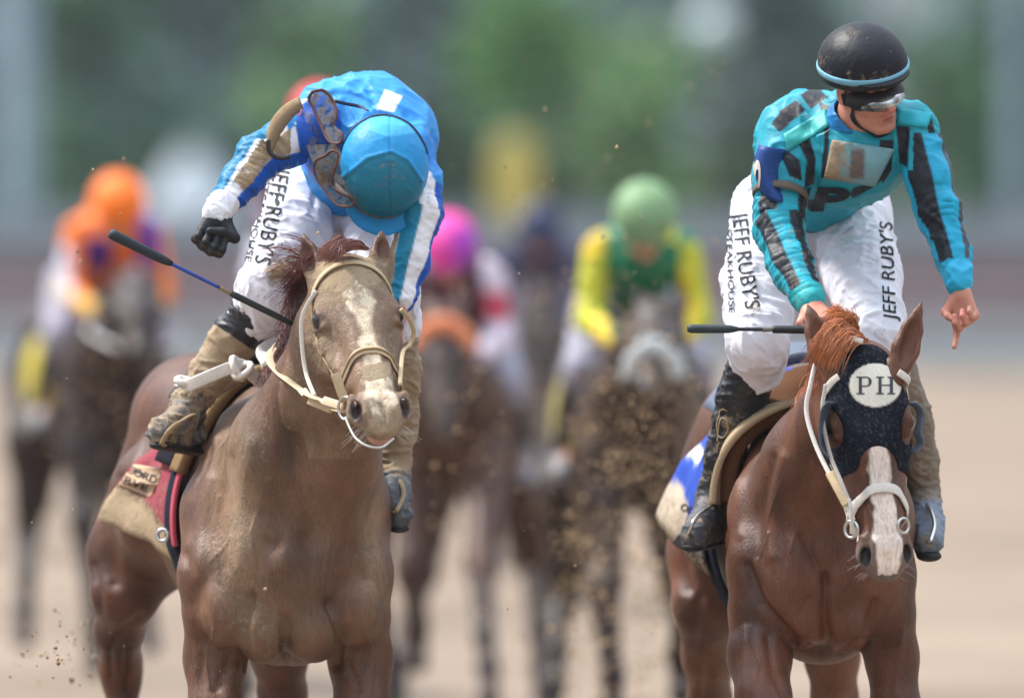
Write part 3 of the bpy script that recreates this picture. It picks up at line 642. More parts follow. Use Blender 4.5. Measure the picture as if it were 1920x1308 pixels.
    mud = .06 + .28 * n1
    wv = .012 * (fbm(V, 30, 2, 3) - .5)
    half = np.interp(ly, [.2, .28, .36, .44, .5, .56, .62], [.022, .020, .022, .025, .034, .034, .02])
    bl = head * sstep(.004, -.004, np.abs(lx + wv * 2 - .003) - half) * (lz > -.075) * (ly < .60) * (ly > .12)
    cream = srgb(222, 206, 194); c = c * (1 - bl[:, None]) + cream * bl[:, None]; mud -= bl * .1
    mz = head * sstep(.49, .54, ly) * (1 - bl); c = c * (1 - .8 * mz[:, None]) + srgb(112, 100, 96) * .8 * mz[:, None]
    nos = np.zeros(len(V))
    for q in (-1, 1):
        dl = np.sqrt(((np.abs(lx) - .046) / .016) ** 2 + ((ly - .545) / .032) ** 2 + ((lz + .04) / .026) ** 2); nos = np.maximum(nos, head * sstep(1.1, .75, dl))
    c = c * (1 - nos[:, None]) + srgb(34, 26, 26) * nos[:, None]; mud -= nos * .8
    eyr = head * sstep(.034, .024, np.sqrt((np.abs(lx) - .086) ** 2 + (ly - .19) ** 2 + (lz + .05) ** 2)); c = c * (1 - .7 * eyr[:, None]) + srgb(52, 32, 28) * .7 * eyr[:, None]; mud -= eyr * .4
    leg = sstep(1560, 1640, py); c = c * (1 - .7 * leg[:, None]) + srgb(60, 42, 36) * .7 * leg[:, None]
    root = thing('racehorse', 'clean chestnut racehorse in a black eye hood with a white disc, ears up', 'horse', W(1530, 1839, .6))
    mkmesh('body', V, Q, M['coat'], root, c, mud)
    for q in (-1, 1): eyeball(H, q, root)
    return root, H, V, Q, bvh(V, Q)
import time as _t
_T = _t.time()
h1, H1, HV1, HQ1, T1 = build_horse1(); print('horse1', len(HV1), _t.time() - _T)
h2, H2, HV2, HQ2, T2 = build_horse2(); print('horse2', len(HV2), _t.time() - _T)
# ---------------------------------------------------------------- people
def limb(V, chain, ref=(0, -1, 0)):
    """nearest point on a joint chain: axial length, angle about the axis (0 = towards ref), segment distance"""
    P = [np.asarray(p, float) for p in chain]; n = len(V); best = np.full(n, 1e9); S = np.zeros(n); A = np.zeros(n); s0 = 0
    prev = None
    for i in range(len(P) - 1):
        ab = P[i + 1] - P[i]; L = np.linalg.norm(ab); ax = ab / L
        t = np.clip(((V - P[i]) @ ax) / L, 0, 1); r = V - P[i] - t[:, None] * ab; d = np.linalg.norm(r, axis=1)
        e1 = np.asarray(ref, float); e1 = nrm(e1 - ax * (e1 @ ax)); e2 = np.cross(ax, e1)
        m = d < best; best[m] = d[m]; S[m] = (s0 + t * L)[m]; A[m] = np.arctan2(r @ e2, r @ e1)[m]; s0 += L
    return S, A, best
def clen(P): return sum(np.linalg.norm(np.subtract(a, b)) for a, b in zip(P[:-1], P[1:]))
def mixc(c, m, col): m = np.asarray(m)[:, None]; return c * (1 - m) + np.asarray(col) * m
def cloth_disp(V, Q, amp, s, freq=(26, 26, 60)):
    N = vnormals(V, Q); f = np.asarray(freq, float); wv = V + .03 * np.stack([vnoise(V * 9, s + 5), vnoise(V * 9, s + 6), vnoise(V * 9, s + 7)], 1)
    r = 1 - np.abs(2 * vnoise(wv * f, s) - 1); r2 = 1 - np.abs(2 * vnoise((wv[:, [1, 0, 2]] + wv[:, [2, 2, 0]] * .6) * f * 2.1, s + 1) - 1); k = sstep(.3, .7, vnoise(V * 7, s + 9))
    return V + N * (amp * ((r ** 3 - .35) * 1.5 + (r2 ** 3 - .3) * (.3 + .9 * k)))[:, None]
def wrinkle(V, Q, chain, amp, zones, s=0, ang=2.2, fr=42):
    """folds running round a limb, strongest near the joints listed in zones [(axial, width, strength)]"""
    S, A, d = limb(V, chain); N = vnormals(V, Q)
    w_ = sum(st * np.exp(-((S - z) / wd) ** 2) for z, wd, st in zones) + .12
    q = np.stack([S * fr + 1.4 * np.cos(A + .6), np.cos(A) * ang * .5, np.sin(A) * ang * .5], 1)
    r = vnoise(q, s) * .7 + vnoise(q * 2.1, s + 1) * .3
    rd = 1 - np.abs(2 * r - 1) * 1.6
    return V + N * (amp * w_ * rd)[:, None]
def hframe(O, yaw, pitch, roll=0, s=1.0):
    """human head frame: x across, y out of the face, z up; yaw turns towards the right of the picture, pitch down"""
    a, b, r = map(math.radians, (yaw, pitch, roll))
    f = np.array([math.sin(a) * math.cos(b), -math.cos(a) * math.cos(b), -math.sin(b)])
    u = np.array([math.sin(a) * math.sin(b), -math.cos(a) * math.sin(b), math.cos(b)])
    x = np.cross(f, u); x, u = x * math.cos(r) + u * math.sin(r), u * math.cos(r) - x * math.sin(r)
    A = np.stack([x, f, u], 1)
    H = lambda X, Y, Z: np.asarray(O) + s * (A @ np.array([X, Y, Z]))
    H.A = A; H.s = s; H.O = np.asarray(O); H.inv = lambda P: ((np.asarray(P) - H.O) @ A) / s; H.sx = 1
    return H
def human_head(v, H):
    s = H.s; A = H.A
    def e(x, y, z, a, b, c, k=.02, op=1): v.ell(H(x, y, z), np.array([a, b, c]) * s, A, k, op)
    def c(p, q, ra, rb, k=.015, op=1): v.cap(H(*p), H(*q), ra * s, rb * s, k, op=op)
    e(0, -.012, .03, .076, .096, .088); e(0, .03, -.04, .062, .062, .075); e(0, .045, -.088, .046, .042, .036)
    c((0, .082, -.112), (0, .084, -.112), .017, .016); c((-.05, .02, -.085), (-.02, .075, -.115), .020, .014); c((.05, .02, -.085), (.02, .075, -.115), .020, .014)
    c((0, .088, -.005), (0, .119, -.044), .009, .0125, .010); c((-.012, .100, -.048), (.012, .100, -.048), .009, .009, .010)
    c((-.035, .080, .012), (.035, .080, .012), .010, .010, .014)
    e(-.03, .092, -.012, .016, .012, .012, .012, -1); e(.03, .092, -.012, .016, .012, .012, .012, -1)
    e(-.03, .078, -.012, .013, .012, .012, .005); e(.03, .078, -.012, .013, .012, .012, .005)
    c((-.02, .091, -.079), (.02, .091, -.079), .006, .006, .008); c((-.016, .089, -.090), (.016, .089, -.090), .007, .007, .008)
    c((-.024, .097, -.0845), (.024, .097, -.0845), .0025, .0025, .004, -1)
    e(-.042, .062, -.042, .022, .02, .022); e(.042, .062, -.042, .022, .02, .022)
    for q in (-1, 1):
        e(q * .078, -.008, -.02, .009, .020, .032, .008); e(q * .085, -.002, -.016, .006, .010, .018, .006, -1)
def hand(v, wrist, along, palm, side, curls, thumb=.4, s=1.0, spread=.10, k=.010):
    """palm, four bent fingers of different lengths and a thumb from the side of the palm"""
    a = nrm(along); p = np.asarray(palm, float); p = nrm(p - a * (p @ a)); l = np.cross(a, p) * side     # l points to the thumb side
    o = np.asarray(wrist, float); pt = lambda x, y, z: o + s * (a * x + l * y + p * z)
    v.cap(pt(-.03, 0, 0), pt(.015, 0, 0), .024 * s, .023 * s, .02)
    ml = [.030, .010, -.011, -.030]; mx = [.088, .092, .087, .078]; ln = [.074, .082, .076, .060]
    for i in range(4):
        v.cap(pt(.012, ml[i] * .55, 0), pt(mx[i], ml[i], 0), .013 * s, .0115 * s, .014)
        d = nrm(a + l * spread * (1.5 - i) * .6); pos = pt(mx[i], ml[i], 0); ang = 0; r0 = .0102 - .0008 * (i == 3)
        for j, (f_, bend) in enumerate(((.46, 72), (.30, 88), (.24, 60))):
            ang += math.radians(bend) * curls[i]
            dr = d * math.cos(ang) + p * math.sin(ang); nx = pos + dr * ln[i] * f_ * s
            v.cap(pos, nx, (r0 - .0009 * j) * s, (r0 - .0009 * (j + 1)) * s, .0035 if j else k); pos = nx
    b = pt(.022, .026, .006); t1 = pt(.052, .048, .016 + .012 * thumb); t2 = pt(.078 - .02 * thumb, .052 - .035 * thumb, .026 + .018 * thumb); t3 = pt(.098 - .03 * thumb, .046 - .055 * thumb, .030 + .014 * thumb)
    v.cap(b, t1, .0150 * s, .0125 * s, .014); v.cap(t1, t2, .0120 * s, .0105 * s, .006); v.cap(t2, t3, .0105 * s, .0085 * s, .004)
def text_mesh(txt, bold=0.0, cut=.09):
    cu = bpy.data.curves.new('lettering', 'FONT'); cu.body = txt; cu.size = 1; cu.resolution_u = 4; cu.offset = bold
    ob = bpy.data.objects.new('lettering', cu); COL.objects.link(ob); dg = bpy.context.evaluated_depsgraph_get()
    me = bpy.data.meshes.new_from_object(ob.evaluated_get(dg)); V = np.array([v.co[:] for v in me.vertices]); Fc = [list(p.vertices) for p in me.polygons]
    import bmesh
    bm = bmesh.new(); bm.from_mesh(me); bmesh.ops.triangulate(bm, faces=bm.faces)
    for _ in range(4):
        es = [e for e in bm.edges if e.calc_length() > cut]
        if not es: break
        bmesh.ops.subdivide_edges(bm, edges=es, cuts=1); bmesh.ops.triangulate(bm, faces=[f for f in bm.faces if len(f.verts) > 3])
    bm.verts.index_update(); V = np.array([v.co[:] for v in bm.verts]); Fc = [[v.index for v in f.verts] for f in bm.faces]; bm.free()
    bpy.data.objects.remove(ob); bpy.data.meshes.remove(me); bpy.data.curves.remove(cu)
    return V, Fc
def text_on(tree, txt, a, b, hgt, parent, up=1, mat=None, bold=.01, off=.0025, slant=0, name='lettering', curve=0, ray=True, serif=False, near=None, glyph=None):
    """printed letters laid on a surface between two points (photo rows and columns), hgt tall"""
    V, Fc = glyph or text_mesh(txt, bold)
    x0, x1 = V[:, 0].min(), V[:, 0].max(); u = (V[:, 0] - x0) / (x1 - x0); vv = V[:, 1] / .70
    a, b = np.array(a, float), np.array(b, float); dr = b - a; L = np.hypot(*dr); dr /= L; pr = np.array([dr[1], -dr[0]]) * up
    px = a[0] + dr[0] * L * u + pr[0] * hgt * vv + dr[0] * slant * vv * hgt; py = a[1] + dr[1] * L * u + pr[1] * hgt * vv + dr[1] * slant * vv * hgt
    if curve: bow = curve * (1 - (2 * u - 1) ** 2); px += pr[0] * bow; py += pr[1] * bow
    out = []; O = Vector((0, 0, EYE)); last = None
    for x, y in zip(px, py):
        w_ = Vector(W(x, y, -.9)); dv = (w_ - O).normalized(); hit = tree.ray_cast(w_, dv)
        p, no = (hit[0], hit[1]) if hit[0] is not None and (near is None or abs(hit[0].y - D0 - near) < .35) else (None, None)
        if p is None:
            q = tree.find_nearest(Vector(W(x, y, near if near is not None else .3))); p, no = q[0], q[1]
        if no.y > 0: no = -no
        out.append(np.array(p) + np.array(no) * off)
    return mkmesh(name, np.array(out), Fc, mat or M['ink'], parent, smooth=False)
SKIN = srgb(190, 132, 112)

def finish(name, v, mat, parent, colf, mudf=None, smooth=1, disp=None):
    V, Q = v.mesh(smooth)
    if disp: V = disp(V, Q)
    c = colf(V); mud = mudf(V) if mudf else 0.0
    ob = mkmesh(name, V, Q, mat, parent, c, mud)
    return ob, V, Q
def const(col, var=.0): return lambda V: np.tile(np.asarray(col), (len(V), 1))

# ---- rider in blue, head bowed
BLUE, AZ, TEAL, WHITE = srgb(20, 84, 178), srgb(46, 142, 214), srgb(22, 124, 158), srgb(226, 226, 232)
def rider1():
    root = thing('person', 'jockey in blue and white striped silks with bowed blue cap and raised black gloved fist', 'person', W(640, 900, .5))
    SL = [W(596, 240, .10), W(492, 286, .0), W(410, 396, -.12)]; SR = [W(762, 290, .06), W(786, 392, -.02), W(748, 572, -.08)]
    # body: one continuous figure, mostly under the clothes
    b = PV(.006)
    b.ch([(640, 400, .62, 62), (660, 330, .45, 62), (690, 255, .2, 80)], .04)
    b.ch([(596, 240, .10, 40), (492, 286, 0, 28), (410, 396, -.12, 18)], .02); b.ch([(762, 290, .06, 40), (786, 392, -.02, 27), (748, 572, -.08, 17)], .02)
    b.ch([(690, 255, .12, 50), (712, 285, -.02, 36)], .03)
    b.ch([(590, 360, .55, 58), (508, 545, .24, 40), (440, 625, .36, 34), (350, 765, .40, 22), (300, 808, .24, 20)], .03)
    b.ch([(690, 370, .55, 58), (728, 560, .2, 40), (750, 720, .32, 34), (738, 880, .36, 22), (742, 955, .22, 20)], .03)
    HH = hframe(W(714, 318, -.045), 6, 78, 6, .98); human_head(b, HH)
    hand(b, W(748, 580, -.09), (-.1, -.3, -1), (-.9, .3, 0), 1, [.9, .95, 1, 1], .9, .92)
    finish('body', b, M['skin'], root, const(SKIN))
    # gloves
    g = PV(.0032); hand(g, W(411, 402, -.125), nrm(W(388, 470, -.17) - W(414, 400, -.12)), (.15, -.75, .1), -1, [1.12, 1.14, 1.14, 1.12], 1.05, 1.2, k=.008)
    g.ch([(416, 400, -.12, 21), (409, 418, -.13, 23)], .012)
    gcol = srgb(26, 27, 32)
    finish('glove', g, M['rubber'], root, const(gcol), lambda V: .05 + 0 * V[:, 0])
    # shirt
    v = PV(.0048)
    v.ch([(645, 372, .58, 74), (658, 320, .45, 84), (684, 262, .24, 112)], .05)
    v.el((692, 258, .2), (.178, .19, .150), None, .05)
    v.ch([(620, 215, .18, 62), (700, 215, .2, 62), (755, 262, .16, 62)], .05)
    v.ch([(596, 240, .10, 56), (545, 262, .05, 46), (490, 290, .0, 35), (450, 342, -.06, 31), (410, 396, -.12, 26)], .03)
    v.ch([(762, 288, .06, 58), (782, 345, .02, 42), (786, 400, -.02, 37), (766, 490, -.05, 31), (750, 560, -.08, 26)], .03)
    v.ch([(700, 262, .08, 46), (712, 285, .0, 44)], .03)
    def disp(V, Q):
        V = wrinkle(V, Q, SL, .006, [(.19, .05, 1.0), (.28, .10, .9)], 3, fr=75); V = wrinkle(V, Q, SR, .005, [(.15, .06, .8), (.30, .12, .7)], 5, fr=60)
        px, py = proj(V); N = vnormals(V, Q); dd = 0
        for ln, wd, a_ in (([(600, 176), (660, 172), (720, 196)], 5, .006), ([(740, 172), (785, 220), (806, 290)], 6, .006), ([(812, 250), (806, 330), (800, 380)], 5, -.006), ([(570, 215), (600, 260), (610, 320)], 5, -.008), ([(640, 190), (610, 240), (606, 300)], 6, .006), ([(560, 285), (590, 310), (604, 345)], 4, -.008), ([(690, 165), (700, 205)], 5, -.004), ([(760, 215), (790, 260)], 5, -.005), ([(785, 300), (812, 320)], 4, .005)): dd = dd + a_ * np.exp(-(polydist(px, py, ln) / wd) ** 2)
        return cloth_disp(V + N * (dd * (N[:, 1] < .3))[:, None], Q, .006, 11, (11, 11, 11))
    def col(V):
        px, py = proj(V); c = np.tile(AZ, (len(V), 1)); n = fbm(V, 14, 3, 2)
        c = mixc(c, polymask(px, py, [(560, 190), (600, 170), (640, 210), (640, 280), (600, 350), (555, 300), (555, 240)]), BLUE)
        c = mixc(c, polymask(px, py, [(705, 205), (722, 168), (755, 180), (738, 210)], 1.5) * (V[:, 1] < D0 + .4), srgb(235, 238, 244))
        c = mixc(c, polymask(px, py, [(575, 160), (600, 140), (640, 150), (590, 176), (560, 200)], 1.5) * (V[:, 1] < D0 + .1), WHITE)
        c = mixc(c, polymask(px, py, [(790, 325), (830, 318), (830, 260), (800, 250)], 2), srgb(36, 128, 205))
        S, A, d = limb(V, SL); sl = (d < .075) & (px < 556 + 10 * (fbm(V, 20, 2, 8) - .5)); A = A + .25 * (fbm(V, 12, 2, 9) - .5)
        cc = np.tile(WHITE, (len(V), 1)); f = np.degrees(A)
        cc = mixc(cc, sstep(30, 36, f) * sstep(118, 112, f), srgb(28, 118, 160)); cc = mixc(cc, sstep(-26, -32, f) * sstep(-95, -88, f), BLUE); cc = mixc(cc, sstep(112, 120, f) + sstep(-140, -148, f), AZ)
        cc = mixc(cc, sstep(-.026, -.022, S - clen(SL)), WHITE)
        c = np.where(sl[:, None], cc, c)
        # cross bands between armband and chest
        c = mixc(c, polymask(px, py, [(520, 262), (555, 240), (562, 285), (530, 292)], 1.5) * (N_front(V)), WHITE)
        S, A, d = limb(V, SR); sl = (d < .075) & (py > 322) & (px > 700); A = A + .2 * (fbm(V, 12, 2, 10) - .5)
        cc = np.tile(WHITE, (len(V), 1)); f = np.degrees(A)
        cc = mixc(cc, sstep(-6, 0, f) * sstep(48, 42, f), TEAL); cc = mixc(cc, sstep(-52, -58, f), BLUE); cc = mixc(cc, sstep(100, 106, f), AZ)
        c = np.where(sl[:, None], cc, c)
        return c * (.93 + .14 * n)[:, None]
    def mud(V):
        px, py = proj(V); S, A, d = limb(V, SL); f = np.degrees(A); sl = (d < .08) & (px < 545); m = .06 + .12 * fbm(V, 10, 2, 4)
        m += sl * .42 * (np.abs(f + 4) < 26) * sstep(-.06, -.09, S - clen(SL)); m += sl * .14
        S, A, d = limb(V, SR); f = np.degrees(A); sr = (d < .08) & (py > 330) & (px > 700); m += sr * (.50 * (f > 46) + .16)
        m += .34 * polymask(px, py, [(565, 200), (592, 196), (606, 270), (570, 282)], 8)
        return m
    sh, SV, SQ = finish('shirt', v, M['silk'], root, col, mud, 1, disp)
    # cuffs
    v = PV(.004); v.ch([(420, 381, -.11, 28), (407, 400, -.125, 29)], .01)
    finish('cuff', v, M['cloth'], root, const(srgb(222, 222, 230)), lambda V: .2 + .2 * fbm(V, 20, 2, 1), disp=lambda V, Q: cloth_disp(V, Q, .0025, 5, (60, 20, 20)))
    # breeches
    v = PV(.0052)
    v.el((640, 375, .6), (.155, .15, .12), None, .05)
    TL = [W(590, 345, .56), W(508, 545, .24), W(478, 585, .28)]; TR = [W(692, 365, .56), W(730, 555, .18), W(742, 600, .22)]
    v.ch([(588, 345, .56, 78), (548, 450, .38, 68), (508, 545, .24, 54), (484, 588, .30, 46)], .03)
    v.ch([(692, 365, .56, 76), (716, 470, .34, 62), (730, 550, .18, 50), (742, 610, .24, 42)], .03)
    v.ch([(640, 330, .5, 70), (640, 380, .5, 66)], .04)
    def disp(V, Q):
        V = wrinkle(V, Q, TL, .009, [(.02, .07, .7), (.36, .07, 1.0)], 13, 1.6, 26); V = wrinkle(V, Q, TR, .007, [(.05, .07, .7), (.35, .08, 1.0)], 15, 1.6, 26)
        px, py = proj(V); N = vnormals(V, Q); dd = -.016 * np.exp(-(polydist(px, py, [(630, 330), (628, 400), (640, 470)]) / 7) ** 2) - .006 * np.exp(-(polydist(px, py, [(600, 300), (585, 400), (620, 450)]) / 6) ** 2) - .006 * np.exp(-(polydist(px, py, [(650, 420), (690, 390)]) / 5) ** 2)
        return cloth_disp(V + N * dd[:, None], Q, .0065, 12, (18, 18, 8))
    def mud(V):
        px, py = proj(V); e = lambda x, y, a, b_, s_: s_ * np.exp(-((px - x) / a) ** 2 - ((py - y) / b_) ** 2)
        return .05 + .1 * fbm(V, 8, 2, 6) + e(520, 510, 36, 28, .58) + e(500, 560, 40, 22, .32) + e(560, 480, 36, 34, .32) + e(640, 440, 40, 60, .14) + e(740, 520, 30, 50, .2)
    br, BV, BQ = finish('breeches', v, M['cloth'], root, const(srgb(226, 226, 236)), mud, 1, disp)
    bt = bvh(BV, BQ)
    text_on(bt, "JEFF RUBY'S", (516, 312), (478, 492), 30, br, bold=.004)
    text_on(bt, "STEAKHOUSE", (497, 335), (460, 490), 11, br, bold=.004)
    text_on(bt, "JEFF RUBY'S", (756, 575), (768, 470), 16, br, bold=.004, up=1)
    # boots
    for pts, black in ((((506, 548, .25, 44), (482, 580, .29, 44), (440, 632, .35, 43), (395, 700, .38, 37), (352, 762, .40, 31)), 1), (((734, 570, .2, 44), (748, 700, .30, 40), (745, 800, .35, 36), (738, 880, .36, 29)), 1)):
        v = PV(.0048); v.ch(pts, .02)
        x, y, d, r = pts[-1]
        if x < 500: v.ch([(352, 762, .40, 30), (338, 790, .34, 27), (300, 808, .20, 25)], .02); v.ch([(352, 765, .42, 28), (366, 812, .44, 21)], .02); v.ch([(300, 818, .20, 20), (366, 828, .42, 18)], .02)
        else: v.ch([(738, 880, .36, 29), (742, 925, .26, 28), (745, 962, .14, 24)], .02); v.ch([(738, 890, .38, 27), (728, 935, .44, 20)], .02); v.ch([(747, 972, .14, 19), (732, 950, .40, 17)], .02)
        v.ell(W(*pts[0][:3]) + (0, .0, .055), (.09, .09, .05), None, .01, -1)
        def col(V):
            px, py = proj(V); t = np.clip((py - (600 if x < 500 else 640)) / 12, 0, 1); return mixc(np.tile(srgb(34, 36, 46), (len(V), 1)), sstep(0, 1, (py - (745 if x < 500 else 860)) / 10) * .8, srgb(74, 80, 88))
        def mud(V):
            px, py = proj(V)
            if x < 500:
                u_ = (px - 505) * -.55 + (py - 560) * .83; return .12 + .62 * sstep(94, 98, u_) * sstep(225, 190, u_) + (.26 + .34 * fbm(V, 25, 2, 3)) * sstep(190, 225, u_)
            return .22 + .38 * sstep(600, 640, py) * sstep(900, 860, py) + .30 * fbm(V, 25, 2, 3)
        bo, _, _ = finish('boot', v, M['leather'], root, col, mud, 1, lambda V, Q: cloth_disp(V, Q, .005, 31, (18, 18, 45)))
        z = PV(.004); z.ch([(300, 834, .19, 21), (366, 846, .42, 19)] if x < 500 else [(748, 990, .14, 20), (732, 968, .40, 18)], .01, (0, 0, 1), .45); finish('sole', z, M['rubber'], bo, const(srgb(30, 30, 32)), lambda V: .2 + 0 * V[:, 0])
    # helmet with silk cover
    v = PV(.0042); A = HH.A
    v.ell(HH(0, .0, .045), (.121, .140, .118), A, .01)
    v.ell(HH(0, -.01, -.115), (.30, .30, .125), A, .012, -1)
    def col(V):
        px, py = proj(V); c = np.tile(srgb(30, 140, 200), (len(V), 1))
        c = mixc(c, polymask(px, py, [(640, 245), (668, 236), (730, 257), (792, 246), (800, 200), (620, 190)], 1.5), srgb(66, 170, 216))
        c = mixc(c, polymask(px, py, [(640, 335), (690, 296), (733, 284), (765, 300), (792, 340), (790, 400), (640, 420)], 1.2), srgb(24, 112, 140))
        sm = np.exp(-(polydist(px, py, [(731, 180), (731, 410)]) / 1.6) ** 2) + np.exp(-(polydist(px, py, [(640, 335), (690, 296), (733, 284), (765, 300), (792, 340)]) / 1.6) ** 2)
        c = mixc(c, .35 * np.clip(sm, 0, 1), srgb(10, 50, 90)); return c
    def mud(V):
        px, py = proj(V); return .10 + .16 * fbm(V, 60, 2, 18) + .20 * fbm(V, 20, 3, 8) * polymask(px, py, [(650, 330), (733, 290), (790, 340), (780, 392), (740, 400), (660, 388)], 12) + .10 * np.exp(-((px - 742) / 26) ** 2 - ((py - 320) / 30) ** 2)
    def hd(V, Q):
        px, py = proj(V); N = vnormals(V, Q); dd = -.0016 * np.exp(-(polydist(px, py, [(731, 190), (731, 410)]) / 2.5) ** 2) + .004 * np.exp(-((px - 733) / 9) ** 2 - ((py - 300) / 6) ** 2) + .003 * np.exp(-(polydist(px, py, [(640, 335), (690, 296), (733, 284), (765, 300), (792, 340)]) / 4) ** 2)
        return cloth_disp(V + N * dd[:, None], Q, .0008, 3, (20, 20, 20))
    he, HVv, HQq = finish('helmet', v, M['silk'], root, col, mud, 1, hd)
    pk = PV(.004); pk.ell(HH(0, .080, .006), (.108, .108, .010), A, .01); pk.ell(HH(0, -.02, .0), (.108, .10, .05), A, .01, -1)
    finish('peak', pk, M['silk'], he, const(srgb(30, 134, 198)), lambda V: .1 + .1 * fbm(V, 20, 2, 3))
    th = np.linspace(0, 2 * math.pi, 60, endpoint=False)
    bd = np.array([HH(.119 * math.cos(t), .0 + .139 * math.sin(t), .015) for t in th]); V, Fc = sweep(bd, .014, .008, bd - HH(0, 0, .015), 8, True); mkmesh('rim_band', V, Fc, M['rubber'], he, np.tile(srgb(96, 74, 56), (len(V), 1)), .45)
    bd = np.array([HH(.126 * math.cos(t), .012 + .142 * math.sin(t), .040) for t in np.linspace(math.radians(165), math.radians(385), 40)]); bd[:, 1] += .0
    tr = bvh(HVv, HQq); bd = np.array([W(x, y, -.1) for x, y in spline([(640, 292), (648, 250), (672, 220), (714, 206), (756, 214), (786, 244), (797, 290)], 40)]); bd, nn = snap(tr, bd, .003)
    V, Fc = sweep(bd, .012, .004, nn, 8); mkmesh('goggle_strap', V, Fc, M['rubber'], he, np.tile(srgb(28, 32, 58), (len(V), 1)), .1)
    # stack of goggles pushed down on the near side of the helmet
    m, nt, bs = new_mat('goggle_lens'); bs.inputs['Base Color'].default_value = (.75, .8, .85, 1); bs.inputs['Roughness'].default_value = .08; bs.inputs['Transmission Weight'].default_value = .85; bs.inputs['IOR'].default_value = 1.05
    n_ = N_(nt, 'ShaderNodeTexNoise'); n_.inputs['Scale'].default_value = 30; n_.inputs['Detail'].default_value = 6; r_ = N_(nt, 'ShaderNodeMapRange'); r_.inputs[1].default_value = .42; r_.inputs[2].default_value = .62
    mxx = N_(nt, 'ShaderNodeMix', data_type='RGBA'); mxx.inputs[6].default_value = (.42, .48, .54, 1); mxx.inputs[7].default_value = (*srgb(112, 92, 76), 1); tcx = N_(nt, 'ShaderNodeTexCoord'); nt.links.new(tcx.outputs['Object'], n_.inputs['Vector'])
    nt.links.new(n_.outputs[0], r_.inputs[0]); nt.links.new(r_.outputs[0], mxx.inputs[0]); nt.links.new(mxx.outputs[2], bs.inputs['Base Color'])
    iv = N_(nt, 'ShaderNodeMapRange'); iv.inputs[3].default_value = .95; iv.inputs[4].default_value = .15; nt.links.new(r_.outputs[0], iv.inputs[0]); nt.links.new(iv.outputs[0], bs.inputs['Transmission Weight']); M['lens'] = m
    for fr, wd in (([(586, 172, -.02), (607, 170, -.02), (625, 190, -.03), (631, 215, -.05), (626, 238, -.06), (640, 250, -.09), (638, 268, -.1), (618, 266, -.08), (604, 240, -.05), (588, 205, -.02), (579, 186, -.01)], .009),
                   ([(610, 292, -.13), (622, 283, -.14), (634, 290, -.15), (628, 318, -.15), (622, 345, -.14), (640, 362, -.16), (662, 372, -.17), (660, 386, -.17), (632, 384, -.15), (608, 355, -.12), (590, 325, -.1), (592, 302, -.11)], .007)):
        lp = spline([W(*p) for p in fr] + [W(*fr[0])], 60)[:-1]; V, Fc = sweep(lp, wd, wd * .9, None, 8, True)
        gg = mkmesh('goggles', V, Fc, M['rubber'], root, np.tile(srgb(84, 48, 40), (len(V), 1)), .12)
        c0 = lp.mean(0); f = []; Vl = np.vstack([lp + (0, .001, 0), lp + (0, .004, 0)]); n = len(lp)
        # lens: two fans joined by a rim
        Vl = np.vstack([lp, lp + (0, .002, 0), c0 + (0, -.006, 0), c0 + (0, -.004, 0)]); f = [[i, (i + 1) % n, 2 * n] for i in range(n)] + [[n + (i + 1) % n, n + i, 2 * n + 1] for i in range(n)]
        mkmesh('lens', Vl, f, M['lens'], gg)
    pl = np.array([W(x, y, d) for x, y, d in ((574, 272, -.06), (628, 270, -.10), (650, 300, -.12), (652, 345, -.14), (614, 352, -.12), (584, 300, -.08))])
    V = np.vstack([pl, pl + (0, .003, 0)]); f = [list(range(6))[::-1], list(range(6, 12))] + [[i, (i + 1) % 6, 6 + (i + 1) % 6, 6 + i] for i in range(6)]; mkmesh('lens', V, f, M['lens'], gg, smooth=False)
    sp = spline([W(628, 190, -.03), W(650, 195, .0), W(675, 200, .0), W(690, 208, -.06)], 16); V, Fc = sweep(sp, .011, .003, None, 6); mkmesh('goggle_strap', V, Fc, M['rubber'], root, np.tile(srgb(30, 40, 70), (len(V), 1)), 0)
    # armband plate on the raised arm, curved and caked with mud
    tr = bvh(SV, SQ); P = []; nu, nv = 14, 9
    top = spline([(500, 252), (512, 222), (534, 198), (562, 182)], nu); bot = spline([(506, 292), (522, 256), (546, 222), (568, 204)], nu)
    for i in range(nu):
        for j in range(nv):
            q = top[i] + (bot[i] - top[i]) * j / (nv - 1); P.append(W(q[0], q[1], .0 - .022 * math.sin(math.pi * (j + 1) / (nv + 1)) - .05 * (1 - i / nu)))
    P = np.array(P); V, Fc = slab(P, nu, nv, .006); mkmesh('armband_plate', V, Fc, M['felt'], root, np.tile(srgb(150, 128, 98), (len(V), 1)), .5)
    for pp, cc, ww in (([(503, 262), (505, 284), (522, 296), (545, 294)], srgb(46, 40, 40), .014), ([(566, 205), (562, 216), (557, 214)], srgb(190, 120, 150), .006)):
        sp = spline([W(x, y, -.09 + .0 * i) for i, (x, y) in enumerate(pp)], 16); V, Fc = sweep(sp, ww, .004, None, 6); mkmesh('armband_strap', V, Fc, M['rubber'], root, np.tile(cc, (len(V), 1)), .15)
    return root, SV, SQ, BV, BQ
def N_front(V): return (V[:, 1] < D0 + .25).astype(float)
